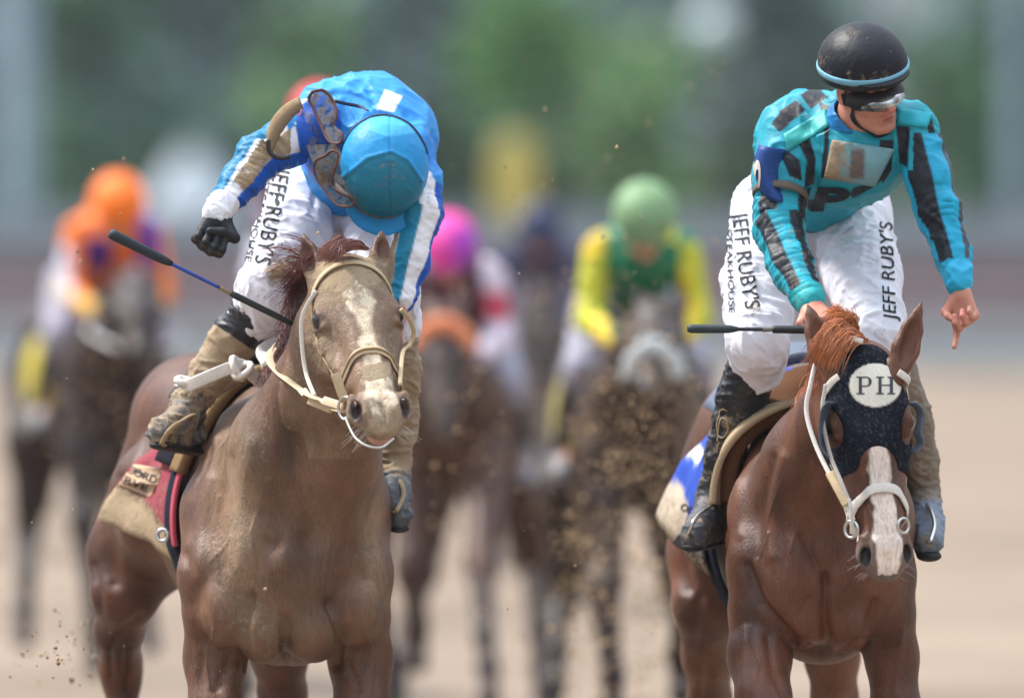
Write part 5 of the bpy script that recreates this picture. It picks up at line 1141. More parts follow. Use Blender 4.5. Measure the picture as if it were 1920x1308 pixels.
def tack1():
    root = h1; H = H1; T = T1; n3 = np.array
    br = band(mirror([(-.098, .150, -.105), (-.098, .09, -.06), (-.075, .050, -.005), (-.035, .036, .014), (0, .032, .018)]), .017, .006, 'browband', root, TAN, .22, T, H=H)
    band([(-.092, .140, -.110), (-.092, .22, -.115), (-.084, .30, -.115), (-.066, .40, -.105), (-.058, .47, -.100)], .015, .005, 'cheek_strap', root, TAN, .25, T, H=H)
    band([(.092, .140, -.110), (.092, .22, -.115), (.084, .30, -.115), (.066, .40, -.105), (.058, .47, -.100)], .015, .005, 'cheek_strap', root, TAN, .25, T, H=H)
    band(mirror([(-.060, .455, -.125), (-.066, .425, -.085), (-.055, .385, -.035), (-.028, .362, .0), (0, .356, .002)]), .024, .005, 'noseband', root, TAN, .24, T, H=H, n=60)
    band(mirror([(-.060, .455, -.125), (-.066, .425, -.085), (-.055, .385, -.035), (-.028, .362, .0), (0, .356, .002)]), .006, .006, 'noseband_piping', root, srgb(150, 126, 96), .1, T, H=H, off=.008, n=60)
    band([(592, 545, -.36), (568, 590, -.34), (566, 640, -.34), (574, 700, -.36), (590, 742, -.42)], .012, .006, 'throat_strap', root, WSTR, .22)
    band([(628, 700, -.60), (634, 716, -.60), (640, 735, -.60), (648, 752, -.6)], .026, .010, 'keeper', root, TAN, .3)
    torus(W(648, 765, -.62), .030, .004, (-.7, -.6, 0), 'bit_ring', root, M['steel']); torus(H(.060, .49, -.10), .030, .004, (.8, -.5, 0), 'bit_ring', root, M['steel'])
    band([(648, 782, -.62), (655, 800, -.66), (668, 822, -.70), (690, 836, -.73), (716, 838, -.73), (738, 822, -.70)], .006, .006, 'bit_chain', root, srgb(180, 178, 172), .0, mat='leather')
    band([(644, 762, -.60), (612, 752, -.52), (582, 742, -.42), (550, 720, -.30), (520, 696, -.16), (505, 672, -.06), (516, 652, .02), (548, 640, .10), (590, 636, .2)], .024, .005, 'rein', root, TAN + .08, .16, n=70)
    band([(580, 748, -.40), (600, 756, -.45), (625, 766, -.52), (646, 772, -.60)], .030, .008, 'rein_stop', root, TAN, .24)
    band([(752, 580, -.5), (766, 596, -.46), (776, 622, -.42), (768, 646, -.42), (756, 658, -.48), (752, 690, -.55), (750, 722, -.6)], .012, .007, 'throat_strap', root, TAN, .2)
    # knotted white neck rein held in front of the saddle
    kt = band([(338, 722, .22), (352, 722, .16), (395, 704, .12), (430, 690, .12), (452, 684, .14), (470, 700, .16), (490, 716, .18), (503, 712, .18), (500, 680, .18), (492, 658, .22), (520, 640, .3)], .036, .006, 'knotted_strap', root, WSTR, .14, n=90)
    for c_, R_, nn_ in (((446, 690, .13), .030, (1, -.3, .5)), ((455, 694, .12), .026, (-.5, -.5, .8)), ((344, 714, .18), .018, (.2, -.3, 1))): torus(W(*c_), R_, .010, nn_, 'knot', kt, M['strap'], WSTR)
    # mane on the near side of the crest, forelock
    rt = [W(628, 480, -.22), W(600, 500, -.12), W(575, 560, .0), W(560, 630, .15), W(530, 680, .3)]
    tp = [W(560, 500, -.25), W(540, 530, -.2), W(537, 590, -.12), W(524, 664, .0), W(496, 740, .1)]
    hairs('mane', rt, tp, (-.02, -.03, .03), 900, .014, .0042, srgb(96, 42, 34), root, 3, curl=.003)
    hairs('mane', [W(610, 480, -.24), W(585, 500, -.2), W(572, 560, -.1)], [W(508, 462, -.2), W(500, 500, -.2), W(520, 560, -.2)], (0, 0, .05), 70, .02, .003, srgb(120, 56, 44), root, 4, curl=.004)
    hairs('forelock', [W(612, 474, -.30), W(650, 462, -.29), W(690, 466, -.29)], [W(640, 486, -.40), W(600, 476, -.4), W(612, 490, -.40)], (.02, -.02, .05), 520, .009, .004, srgb(136, 88, 76), root, 5, curl=.0015)
    r = np.random.default_rng(4)
    for q in (-1, 1):
      L_ = []
      for k in range(17):
        a = H(q * r.uniform(.02, .05), r.uniform(.55, .59), r.uniform(-.12, -.06)); d = H.A @ nrm((np.sign((a - H.O) @ H.A[:, 0]) * r.uniform(.4, 1), .5, -.3)); e = a + d * r.uniform(.03, .07)
        L_.append(sweep(np.array([a, (a + e) / 2 + (0, 0, .004), e]), .0011, .0011, None, 4))
      V, Fc = joinmesh(L_); mkmesh('whiskers', V, Fc, M['hair'], root, np.tile(srgb(190, 180, 170), (len(V), 1)))
    # saddlery: a thing of its own, lying on the horse
    sad = thing('saddle', 'mud-caked racing saddle with pink cloth on the horse with the bare face', 'saddle', W(480, 700, .8)); A = (W(546, 985, .12), W(372, 930, 1.5))
    PK, DM = srgb(142, 56, 72), srgb(96, 84, 66)
    s_of = lambda d: (d - .12) / 1.38
    flare = lambda a, b: .016 + (.10 * sstep(.50, .70, a) * sstep(-1.2, -1.95, b))
    def colf(V, S, T_):
        px, py = proj(V); c = np.tile(PK, (len(V), 1)); c = mixc(c, sstep(-97, -101, T_), DM); c = mixc(c, sstep(-112, -114, T_), srgb(104, 92, 74)); c = mixc(c, sstep(-119, -120, T_), srgb(176, 62, 92))
        return mixc(c, sstep(5, 10, T_), srgb(90, 80, 66)) 
    ob, CV, CF = drape_part('saddle_cloth', T, A, .40, .72, -122, 122, .008, flare, sad, colf, lambda V, S, T_: .36 + .26 * sstep(-97, -105, T_) + .1 * fbm(V, 12, 2, 3), 'cloth', 26, 60, .025, 5, .20)
    # cream lettered panel on the cloth
    tcl = bvh(CV, CF)
    P = []; nu, nv = 14, 8
    for i in range(nu):
        for j in range(nv):
            u_, v_ = i / (nu - 1), j / (nv - 1); x = 242 + u_ * 60 - v_ * 20; y = 866 + u_ * 24 + v_ * 42; w_ = Vector(W(x, y, -.2)); dv = (w_ - Vector((0, 0, EYE))).normalized(); h = tcl.ray_cast(w_, dv); p = np.array(h[0]) if h[0] is not None else np.array(tcl.find_nearest(Vector(W(x, y, .8)))[0]); P.append(p - np.array(dv) * .005)
    V, Fc = slab(np.array(P), nu, nv, .003); pn = mkmesh('name_panel', V, Fc, M['cloth'], sad, np.tile(srgb(196, 168, 140), (len(V), 1)), .22); tpn = bvh(V, Fc)
    for txt, a, b_, hh in (("FORD", (240, 886), (292, 907), 14), ("RVE", (232, 905), (274, 921), 14)): text_on(tpn, txt, a, b_, hh, pn, bold=.012, off=.0012, up=1, near=.9)
    drape_part('foam_pad', T, A, .335, .385, -62, 60, .030, .030, sad, lambda V, S, T_: np.tile(srgb(128, 104, 74), (len(V), 1)), lambda V, S, T_: .22 + 0 * S, 'felt', 6, 50)
    drape_part('saddle_pad', T, A, .385, .54, -60, 60, .022, .035, sad, lambda V, S, T_: np.tile(srgb(24, 24, 34), (len(V), 1)), lambda V, S, T_: .05 + 0 * S, 'felt', 12, 40)
    drape_part('saddle_seat', T, A, .43, .62, -30, 34, .03, lambda a, b: .065 + .04 * (a - .43), sad, lambda V, S, T_: np.tile(srgb(44, 34, 32), (len(V), 1)), lambda V, S, T_: .05 + 0 * S, 'leather', 12, 24)
    drape_part('girth', T, A, .345, .40, -180, -62, .008, .026, sad, lambda V, S, T_: np.tile(srgb(30, 34, 48), (len(V), 1)), lambda V, S, T_: .14 + 0 * S, 'felt', 5, 50)
    drape_part('girth', T, A, .345, .40, 62, 180, .008, .026, sad, lambda V, S, T_: np.tile(srgb(30, 34, 48), (len(V), 1)), lambda V, S, T_: .14 + 0 * S, 'felt', 5, 50)
    drape_part('girth_edge', T, A, .335, .352, -110, -60, .010, .030, sad, lambda V, S, T_: np.tile(srgb(176, 78, 92), (len(V), 1)), lambda V, S, T_: .2 + 0 * S, 'felt', 4, 40)
    torus(W(305, 1003, .42), .016, .006, (-.4, -1, .1), 'girth_buckle', sad, M['steel'])
    # stirrups hang from the saddle
    for pts, lea in ((((302, 832, .14), (318, 806, .12), (342, 788, .18), (366, 778, .34), (372, 800, .42), (360, 838, .40), (330, 842, .26)), [(366, 778, .38), (400, 745, .46), (440, 715, .55)]), (((742, 960, .06), (756, 930, .14), (752, 905, .22), (738, 890, .34), (724, 915, .40), (724, 955, .30)), [(738, 890, .34), (722, 870, .42), (712, 840, .5), (700, 800, .55)])):
        lp = spline([W(*p) for p in pts] + [W(*pts[0])], 60)[:-1]; V, Fc = sweep(lp, .014, .009, None, 8, True); so_ = mkmesh('stirrup', V, Fc, M['strap'], sad, np.tile(srgb(150, 128, 98), (len(V), 1)), .3)
        band(lea, .018, .005, 'stirrup_leather', sad, srgb(110, 70, 54), .3)
    # whip across the mane, its tip behind the poll
    wp = thing('whip', 'black-handled riding whip with blue shaft slanting down to the mane', 'whip', W(205, 437, -.1))
    a, b_ = W(206, 437, -.30), W(548, 607, -.16); q = lambda t: a + (b_ - a) * t
    for nm, t0, t1, r0, r1, mt, cl in (('handle', 0, .34, .0155, .0125, 'rubber', srgb(34, 42, 50)), ('shaft', .33, .60, .0052, .0048, 'leather', srgb(28, 62, 150)), ('shaft', .60, .67, .0055, .007, 'strap', srgb(130, 116, 92)), ('popper', .66, 1.0, .0095, .0085, 'rubber', srgb(38, 44, 46))):
        tt = np.linspace(t0, t1, 14); rr = r0 + (r1 - r0) * np.linspace(0, 1, 14)
        if nm in ('handle', 'popper'): rr = rr * np.array([.80, 1] + [1] * 9 + [.96, .85, .55])
        if nm == 'handle': rr = rr * np.linspace(1.0, 1, 14)
        V, Fc = sweep(np.array([q(t) for t in tt]), rr * 2, rr * 2, None, 14); mkmesh(nm, V, Fc, M[mt], wp, np.tile(cl, (len(V), 1)), .06)

def tack2():
    root = h2; H = H2; T = T2
    # stretch hood with eye openings
    v = PV(.0046); add_head(v, H, fine=False, flare=.92); A = H.A
    v.ell(H(0, .72, -.02), np.array([.30 * H.sx, .415, .40]), A, .01, -1)           # cut below the eyes
    v.ell(H(0, .45, .03), np.array([.085 * H.sx, .20, .12]), A, .01, -1)          # arch over the nose
    v.ell(H(0, -.36, -.10), np.array([.30, .33, .4]), A, .01, -1)
    for q in (-1, 1):
        v.ell(H(q * .100, .200, -.035), np.array([.038 * H.sx, .066, .046]), A, .006, -1); v.ell(H(q * .095, .0, .0), np.array([.048, .062, .07]), A, .008, -1)
    v.ell(H(0, .2, -.33), np.array([.3, .5, .155]), A, .01, -1)
    V, Q = v.mesh(1); N = vnormals(V, Q); V = V + N * .006; L = H.inv(V); px, py = proj(V)
    disc = sstep(1.04, .99, np.sqrt(((px - 1641) / 48) ** 2 + ((py - 722) / 40) ** 2)) * (L[:, 2] > -.06)
    c = mixc(np.tile(srgb(26, 29, 40), (len(V), 1)), disc, srgb(226, 222, 208)); n_ = fbm(V, (320, 320, 220), 2, 3)
    c = mixc(c, .22 * sstep(.60, .75, n_) * (1 - disc), srgb(128, 124, 118)); V = V + N * (.0015 * disc)[:, None]
    hd = mkmesh('eye_hood', V, Q, M['felt'], root, c, .10 + .12 * fbm(V, 20, 2, 1) + .12 * disc * sstep(.9, 1.0, np.sqrt(((px - 1641) / 48) ** 2 + ((py - 722) / 40) ** 2)))
    text_on(bvh(V, Q), "PH", (1606, 739), (1678, 739), 33, hd, off=.002, mat=flat('monogram_ink', srgb(58, 62, 68), .7), glyph=serif_ph())
    for q, pts in ((-1, [(1552, 752), (1540, 768), (1536, 800), (1538, 836), (1554, 858)]), (1, [(1716, 752), (1730, 768), (1732, 790), (1727, 812), (1732, 832), (1716, 850)])):
        P = []; nu, nv = 16, 5; e = spline([W(x, y, -.60) for x, y in pts], nu); inn = spline([W(x + (-q) * (16 if q < 0 else 12), y * .96 + 800 * .04, -.50) for x, y in pts], nu)
        for i in range(nu):
            for j in range(nv): t = j / (nv - 1); P.append(inn[i] * (1 - t) + e[i] * t + np.array([q * .008 * math.sin(math.pi * t), 0, 0]))
        V, Fc = slab(np.array(P), nu, nv, .004); mkmesh('blinker_cup', V, Fc, M['leather'], hd, np.tile(srgb(76, 84, 98), (len(V), 1)), .22)
    band(mirror([(-.060, .470, -.12), (-.066, .435, -.080), (-.054, .395, -.030), (-.028, .376, .0), (0, .372, .002)]), .026, .006, 'noseband', root, WSTR, .12, T, H=H, n=60)
    band([(-.088, .27, -.10), (-.074, .36, -.10), (-.060, .45, -.10), (-.055, .49, -.10)], .014, .005, 'cheek_strap', root, WSTR, .2, T, H=H)
    band([(.088, .27, -.10), (.074, .36, -.10), (.060, .45, -.10), (.055, .49, -.10)], .014, .005, 'cheek_strap', root, WSTR, .2, T, H=H)
    for q in (-1, 1): band([(q * .100, .130, -.09), (q * .094, .095, -.05), (q * .082, .068, -.02), (q * .068, .055, .0)], .020, .005, 'browband', root, WSTR, .08, T, H=H, off=.009)
    band([(1560, 640, -.46), (1590, 634, -.50), (1618, 640, -.50)], .014, .006, 'crown_strap', root, WSTR, .08)
    band([(1532, 668, -.40), (1520, 720, -.44), (1512, 770, -.46), (1528, 830, -.50), (1556, 890, -.56), (1584, 940, -.60), (1600, 975, -.62)], .013, .007, 'rein', root, WSTR, .08, n=60)
    band([(1548, 720, -.50), (1542, 780, -.52), (1556, 850, -.56), (1576, 900, -.60), (1592, 940, -.62)], .011, .005, 'throat_strap', root, srgb(180, 172, 162), .14, n=50)
    band([(1556, 886, -.57), (1572, 916, -.60), (1588, 946, -.62)], .026, .012, 'keeper', root, TAN, .3)
    band([(1592, 935, -.635), (1597, 960, -.64), (1597, 1000, -.63)], .010, .010, 'bit_shank', root, srgb(190, 188, 182), 0, mat='leather')
    torus(W(1596, 992, -.62), .022, .0045, (-.6, -.7, 0), 'bit_ring', root, M['steel']); torus(W(1694, 985, -.62), .020, .004, (.6, -.7, 0), 'bit_ring', root, M['steel'])
    hairs('forelock', [W(1562, 628, -.44), W(1590, 612, -.42), W(1625, 640, -.44)], [W(1542, 676, -.50), W(1534, 660, -.50), W(1560, 684, -.53)], (-.01, -.05, .07), 760, .013, .004, srgb(184, 112, 66), root, 7, curl=.002)
    hairs('mane', [W(1600, 600, -.36), W(1580, 640, -.3), W(1560, 680, -.15), W(1540, 720, .0), W(1520, 750, .2)], [W(1528, 640, -.4), W(1520, 690, -.38), W(1524, 740, -.3), W(1510, 770, -.15), W(1495, 790, .05)], (-.02, -.02, .04), 700, .013, .0042, srgb(170, 98, 58), root, 8, curl=.003)
    hairs('mane', [W(1560, 610, -.36), W(1590, 600, -.34), W(1610, 620, -.36)], [W(1572, 578, -.36), W(1550, 590, -.36), W(1596, 590, -.36)], (.0, .0, .03), 300, .011, .003, srgb(204, 134, 84), root, 9, curl=.003)
    r = np.random.default_rng(4)
    for q in (-1, 1):
      L_ = []
      for k in range(15):
        a = H(q * r.uniform(.02, .048), r.uniform(.52, .59), r.uniform(-.12, -.06)); d = H.A @ nrm((np.sign((a - H.O) @ H.A[:, 0]) * r.uniform(.4, 1), .3, -.3)); e = a + d * r.uniform(.02, .045)
        L_.append(sweep(np.array([a, (a + e) / 2 + (0, 0, .003), e]), .001, .001, None, 4))
      V, Fc = joinmesh(L_); mkmesh('whiskers', V, Fc, M['hair'], root, np.tile(srgb(190, 180, 170), (len(V), 1)))
    sad = thing('saddle', 'racing saddle with thick tan pad and blue cloth on the hooded horse', 'saddle', W(1500, 720, .8)); A = (W(1544, 985, .12), W(1440, 930, 1.5))
    BL, CRM = srgb(34, 72, 170), srgb(186, 172, 154)
    flare = lambda a, b: .022 + .02 * sstep(-.6, -1.2, b) + (.06 * sstep(.45, .78, a) * sstep(-1.3, -1.9, b))
    def colf(V, S, T_):
        c = np.tile(BL, (len(V), 1)); u_ = T_ + 30 * (S - .5); c = mixc(c, sstep(-60, -63, u_) * sstep(-72, -69, u_) * sstep(.55, .58, S), srgb(226, 226, 232)); c = mixc(c, sstep(-90, -92, u_) * (S > .5), CRM * .95)
        c = mixc(c, sstep(-112, -116, u_), srgb(112, 98, 80)); c = mixc(c, sstep(-22, -24, T_) * sstep(-36, -34, T_) , srgb(214, 218, 226)); c = mixc(c, sstep(40, 44, T_), srgb(30, 38, 78)); return mixc(c, sstep(98, 101, T_), srgb(108, 94, 76))
    ob, CV, CF = drape_part('saddle_cloth', T, A, .38, .80, -124, 120, .008, flare, sad, colf, lambda V, S, T_: .24 + .16 * sstep(-90, -110, T_) + .1 * fbm(V, 12, 2, 3), 'cloth', 26, 60, .02, 6, .22)
    tcl = bvh(CV, CF)
    text_on(tcl, "OD", (1276, 955), (1300, 965), 14, ob, bold=.01, serif=True, near=.7); text_on(tcl, "1", (1262, 1018), (1276, 1028), 22, ob, bold=.01, serif=True, near=.8); text_on(tcl, "WO", (1284, 1034), (1316, 1062), 16, ob, bold=.0, serif=True, near=.7)
    tan = lambda V, S, T_: np.tile(srgb(168, 148, 120), (len(V), 1))
    drape_part('foam_pad', T, A, .10, .14, -80, 36, .018, lambda a, b: .056 + .02 * math.cos(b), sad, tan, lambda V, S, T_: .12 + 0 * S, 'felt', 6, 60)
    drape_part('foam_pad', T, A, .125, .33, -78, 40, .045, lambda a, b: .028 + .02 * math.cos(b), sad, lambda V, S, T_: np.tile(srgb(96, 66, 46), (len(V), 1)), lambda V, S, T_: .10 + 0 * S, 'felt', 8, 60)
    drape_part('saddle_seat', T, A, .42, .62, -40, 44, .03, lambda a, b: .085 + .04 * (a - .43), sad, lambda V, S, T_: np.tile(srgb(84, 96, 116), (len(V), 1)), lambda V, S, T_: .05 + 0 * S, 'leather', 12, 24)
    for t0, t1 in ((-180, -62), (62, 180)): drape_part('girth', T, A, .34, .41, t0, t1, .008, .028, sad, lambda V, S, T_: np.tile(srgb(26, 28, 40), (len(V), 1)), lambda V, S, T_: .12 + 0 * S, 'felt', 5, 50)
    for pts, lea in ((((1290, 1000, .08), (1302, 975, .08), (1322, 955, .16), (1346, 945, .36), (1354, 970, .44), (1340, 1005, .40), (1308, 1012, .20)), [(1346, 945, .38), (1360, 900, .42), (1372, 850, .45)]), (((1744, 1016, .04), (1752, 985, .10), (1744, 955, .2), (1730, 940, .34), (1716, 965, .40), (1718, 1005, .30)), [(1730, 940, .34), (1716, 900, .40), (1706, 850, .45)])):
        lp = spline([W(*p) for p in pts] + [W(*pts[0])], 60)[:-1]; V, Fc = sweep(lp, .012, .008, None, 8, True); mkmesh('stirrup', V, Fc, M['steel'], sad)
        band(lea, .018, .005, 'stirrup_leather', sad, srgb(60, 48, 44), .2)
    wp = thing('whip', 'dark riding whip held level by the rider in the black helmet', 'whip', W(1290, 616, -.2))
    a, b_ = W(1289, 616, -.28), W(1518, 618, -.32); q = lambda t: a + (b_ - a) * t
    for nm, t0, t1, r0, r1, mt, cl in (('popper', 0, .42, .0125, .0115, 'rubber', srgb(40, 50, 56)), ('shaft', .40, .70, .0055, .0055, 'rubber', srgb(34, 40, 46)), ('shaft', .62, .72, .0075, .0065, 'strap', srgb(110, 108, 100)), ('handle', .70, 1.0, .0105, .0115, 'rubber', srgb(28, 30, 38))):
        tt = np.linspace(t0, t1, 14); rr = r0 + (r1 - r0) * np.linspace(0, 1, 14)
        if nm == 'popper': rr = rr * np.array([.7, 1] + [1] * 9 + [.9, .7, .5])
        V, Fc = sweep(np.array([q(t) for t in tt]), rr * 2, rr * 2, None, 14); mkmesh(nm, V, Fc, M[mt], wp, np.tile(cl, (len(V), 1)), .08)
    a, b_ = W(1560, 612, -.30), W(1606, 598, -.34); V, Fc = sweep(np.array([a + (b_ - a) * t for t in np.linspace(0, 1, 8)]), np.array([.8, 1, 1, 1, 1, 1, 1, .9]) * .026, np.array([.8, 1, 1, 1, 1, 1, 1, .9]) * .026, None, 16)
    hb = mkmesh('handle', V, Fc, M['rubber'], wp, np.tile(srgb(26, 28, 34), (len(V), 1)), .04); torus(W(1606, 598, -.355), .0085, .002, (.3, -1, -.1), 'end_ring', hb, flat('ring_white', srgb(210, 214, 220), .5))
tack1(); tack2(); print('tack', _t.time() - _T)
# ---------------------------------------------------------------- the field behind: horses and riders at the gallop
def far_horse(pose=0):
    v = Vol(.014); g = lambda x, y, z: np.array([x, y, z])
    v.ell(g(0, .75, 1.22), (.28, .70, .33), None, .06); v.ell(g(0, .15, 1.2), (.25, .3, .31), None, .06)
    v.ell(g(0, 1.45, 1.32), (.26, .34, .25), None, .06); v.cap(g(0, .4, 1.48), g(0, 1.4, 1.45), .09, .13, .08)
    nk = [(g(0, .12, 1.25), .22), (g(0, -.12, 1.40), .17), (g(0, -.42, 1.52), .125), (g(.02, -.66, 1.60), .10)]
    v.chain(nk, .06)
    H = frame(g(.02, -.70, 1.66), 52 if pose == 0 else 24, 6 if pose == 0 else -8, 0, 1.0, 1.1); add_head(v, H, False)
    for q in (-1, 1): add_ear(v, H(q * .055, .0, .0), H(q * .075, -.13, .02), (0, -1, .2), .034)
    # legs: reaching fore, folded fore, driving hinds
    fl = [[(.13, .0, 1.1, .085), (.15, -.10, .92, .075), (.15, -.38, .66, .055), (.16, -.48, .62, .05), (.19, -.72, .36, .034), (.21, -.80, .24, .036), (.22, -.86, .16, .032)],
          [(-.13, .02, 1.1, .085), (-.15, .0, .92, .075), (-.15, -.16, .64, .055), (-.15, -.18, .58, .05), (-.15, .10, .42, .034), (-.15, .20, .36, .036), (-.15, .22, .26, .032)]]
    hl = [[(.16, 1.5, 1.2, .13), (.19, 1.35, .95, .12), (.21, 1.5, .72, .07), (.23, 1.62, .58, .05), (.27, 1.35, .30, .034), (.29, 1.25, .14, .036), (.30, 1.2, .08, .03)],
          [(-.16, 1.5, 1.2, .13), (-.19, 1.30, .93, .12), (-.21, 1.30, .68, .07), (-.22, 1.42, .54, .05), (-.26, 1.10, .34, .034), (-.28, 1.0, .20, .036), (-.29, .95, .12, .03)]]
    if pose == 1: fl = [[(-x, y, z, r_) for x, y, z, r_ in L_] for L_ in fl]; fl[0] = [(x, y * .4, z, r_) for x, y, z, r_ in fl[0]]; fl[1] = [(x, y * .8, z, r_) for x, y, z, r_ in fl[1]]; fl[0][-1] = (-.13, -.34, .05, .034); fl[0][-2] = (-.13, -.33, .14, .034); fl[0][-3] = (-.13, -.30, .30, .034)
    for L_ in fl + hl:
        v.chain([(g(*p[:3]), p[3] * 1.18) for p in L_], .04); e = g(*L_[-1][:3]); v.cap(e, e + g(0, -.035, -.045), .036, .048, .02)
    v.cap(g(0, 1.72, 1.40), g(0, 1.98, 1.30), .05, .05, .04); v.cap(g(0, 1.98, 1.30), g(0, 2.20, .95), .05, .03, .04)
    V, Q = v.mesh(1); return V, Q, H
def far_rider(low=0.0):
    """crouched jockey; returns part meshes"""
    g = lambda x, y, z: np.array([x, y, z - low]); P = {}
    HH = hframe(g(0, -.12, 1.97), 0, 38, 0, .92)
    b = Vol(.012); human_head(b, HH); b.cap(g(0, .0, 1.90), g(0, -.08, 1.95), .06, .055, .03); b.chain([(g(0, .05, 1.85), .11), (g(0, .45, 1.78), .11), (g(0, .62, 1.66), .10)], .04)
    for q in (-1, 1):
        b.chain([(g(q * .15, .04, 1.86), .05), (g(q * .205, -.02, 1.62), .034), (g(q * .11, -.32, 1.52), .024)], .02)
        hand(b, g(q * .105, -.34, 1.51), (-q * .3, -.9, -.2), (0, .2, -1), -q, [1, 1, 1, 1], .8, 1.0)
        b.chain([(g(q * .12, .58, 1.64), .075), (g(q * .22, .28, 1.42), .05), (g(q * .25, .48, 1.12), .032), (g(q * .27, .36, 1.06), .022)], .03)
    P['body'] = b.mesh(1)
    s_ = Vol(.012); s_.chain([(g(0, .05, 1.85), .145), (g(0, .30, 1.84), .15), (g(0, .52, 1.72), .12)], .05); s_.cap(g(-.13, .05, 1.87), g(.13, .05, 1.87), .072, .072, .05)
    for q in (-1, 1): s_.chain([(g(q * .15, .04, 1.86), .072), (g(q * .205, -.02, 1.62), .052), (g(q * .115, -.29, 1.53), .038)], .03)
    V, Q = s_.mesh(1); P['shirt'] = (cloth_disp(V, Q, .006, 3, (12, 12, 20)), Q)
    s_ = Vol(.012); s_.ell(g(0, .62, 1.66), (.16, .17, .15), None, .04)
    for q in (-1, 1): s_.chain([(g(q * .12, .58, 1.64), .11), (g(q * .21, .28, 1.42), .072), (g(q * .225, .33, 1.36), .064)], .03)
    V, Q = s_.mesh(1); P['breeches'] = (cloth_disp(V, Q, .006, 4, (12, 12, 12)), Q)
    for q, nm in ((-1, 'boot'), (1, 'boot.001')):
        s_ = Vol(.010); s_.chain([(g(q * .225, .30, 1.38), .062), (g(q * .26, .47, 1.14), .05), (g(q * .265, .50, 1.08), .045)], .02); s_.chain([(g(q * .265, .50, 1.08), .042), (g(q * .28, .34, 1.04), .038)], .02); P[nm] = s_.mesh(1)
    s_ = Vol(.010); s_.ell(HH(0, -.008, .045), (.122, .142, .120), HH.A, .01); s_.ell(HH(0, -.01, -.112), (.3, .3, .125), HH.A, .01, -1); s_.ell(HH(0, .08, .022), (.09, .085, .012), HH.A, .01); P['helmet'] = s_.mesh(1)
    s_ = Vol(.008); s_.ell(HH(0, .034, -.012), (.082, .086, .032), HH.A, .006); P['goggles'] = s_.mesh(1)
    s_ = Vol(.012)
    return P
HORSES = [far_horse(0), far_horse(1)]; RID = [far_rider(0), far_rider(.07)]
rough_far = {}
def inst(mesh, name, mat, parent, M4, col):
    V, Q = mesh; R, T_ = M4; return mkmesh(name.split('.')[0], V @ R.T + T_, Q, mat, parent, col if isinstance(col, np.ndarray) and col.ndim == 2 else np.tile(col, (len(V), 1)), .0)
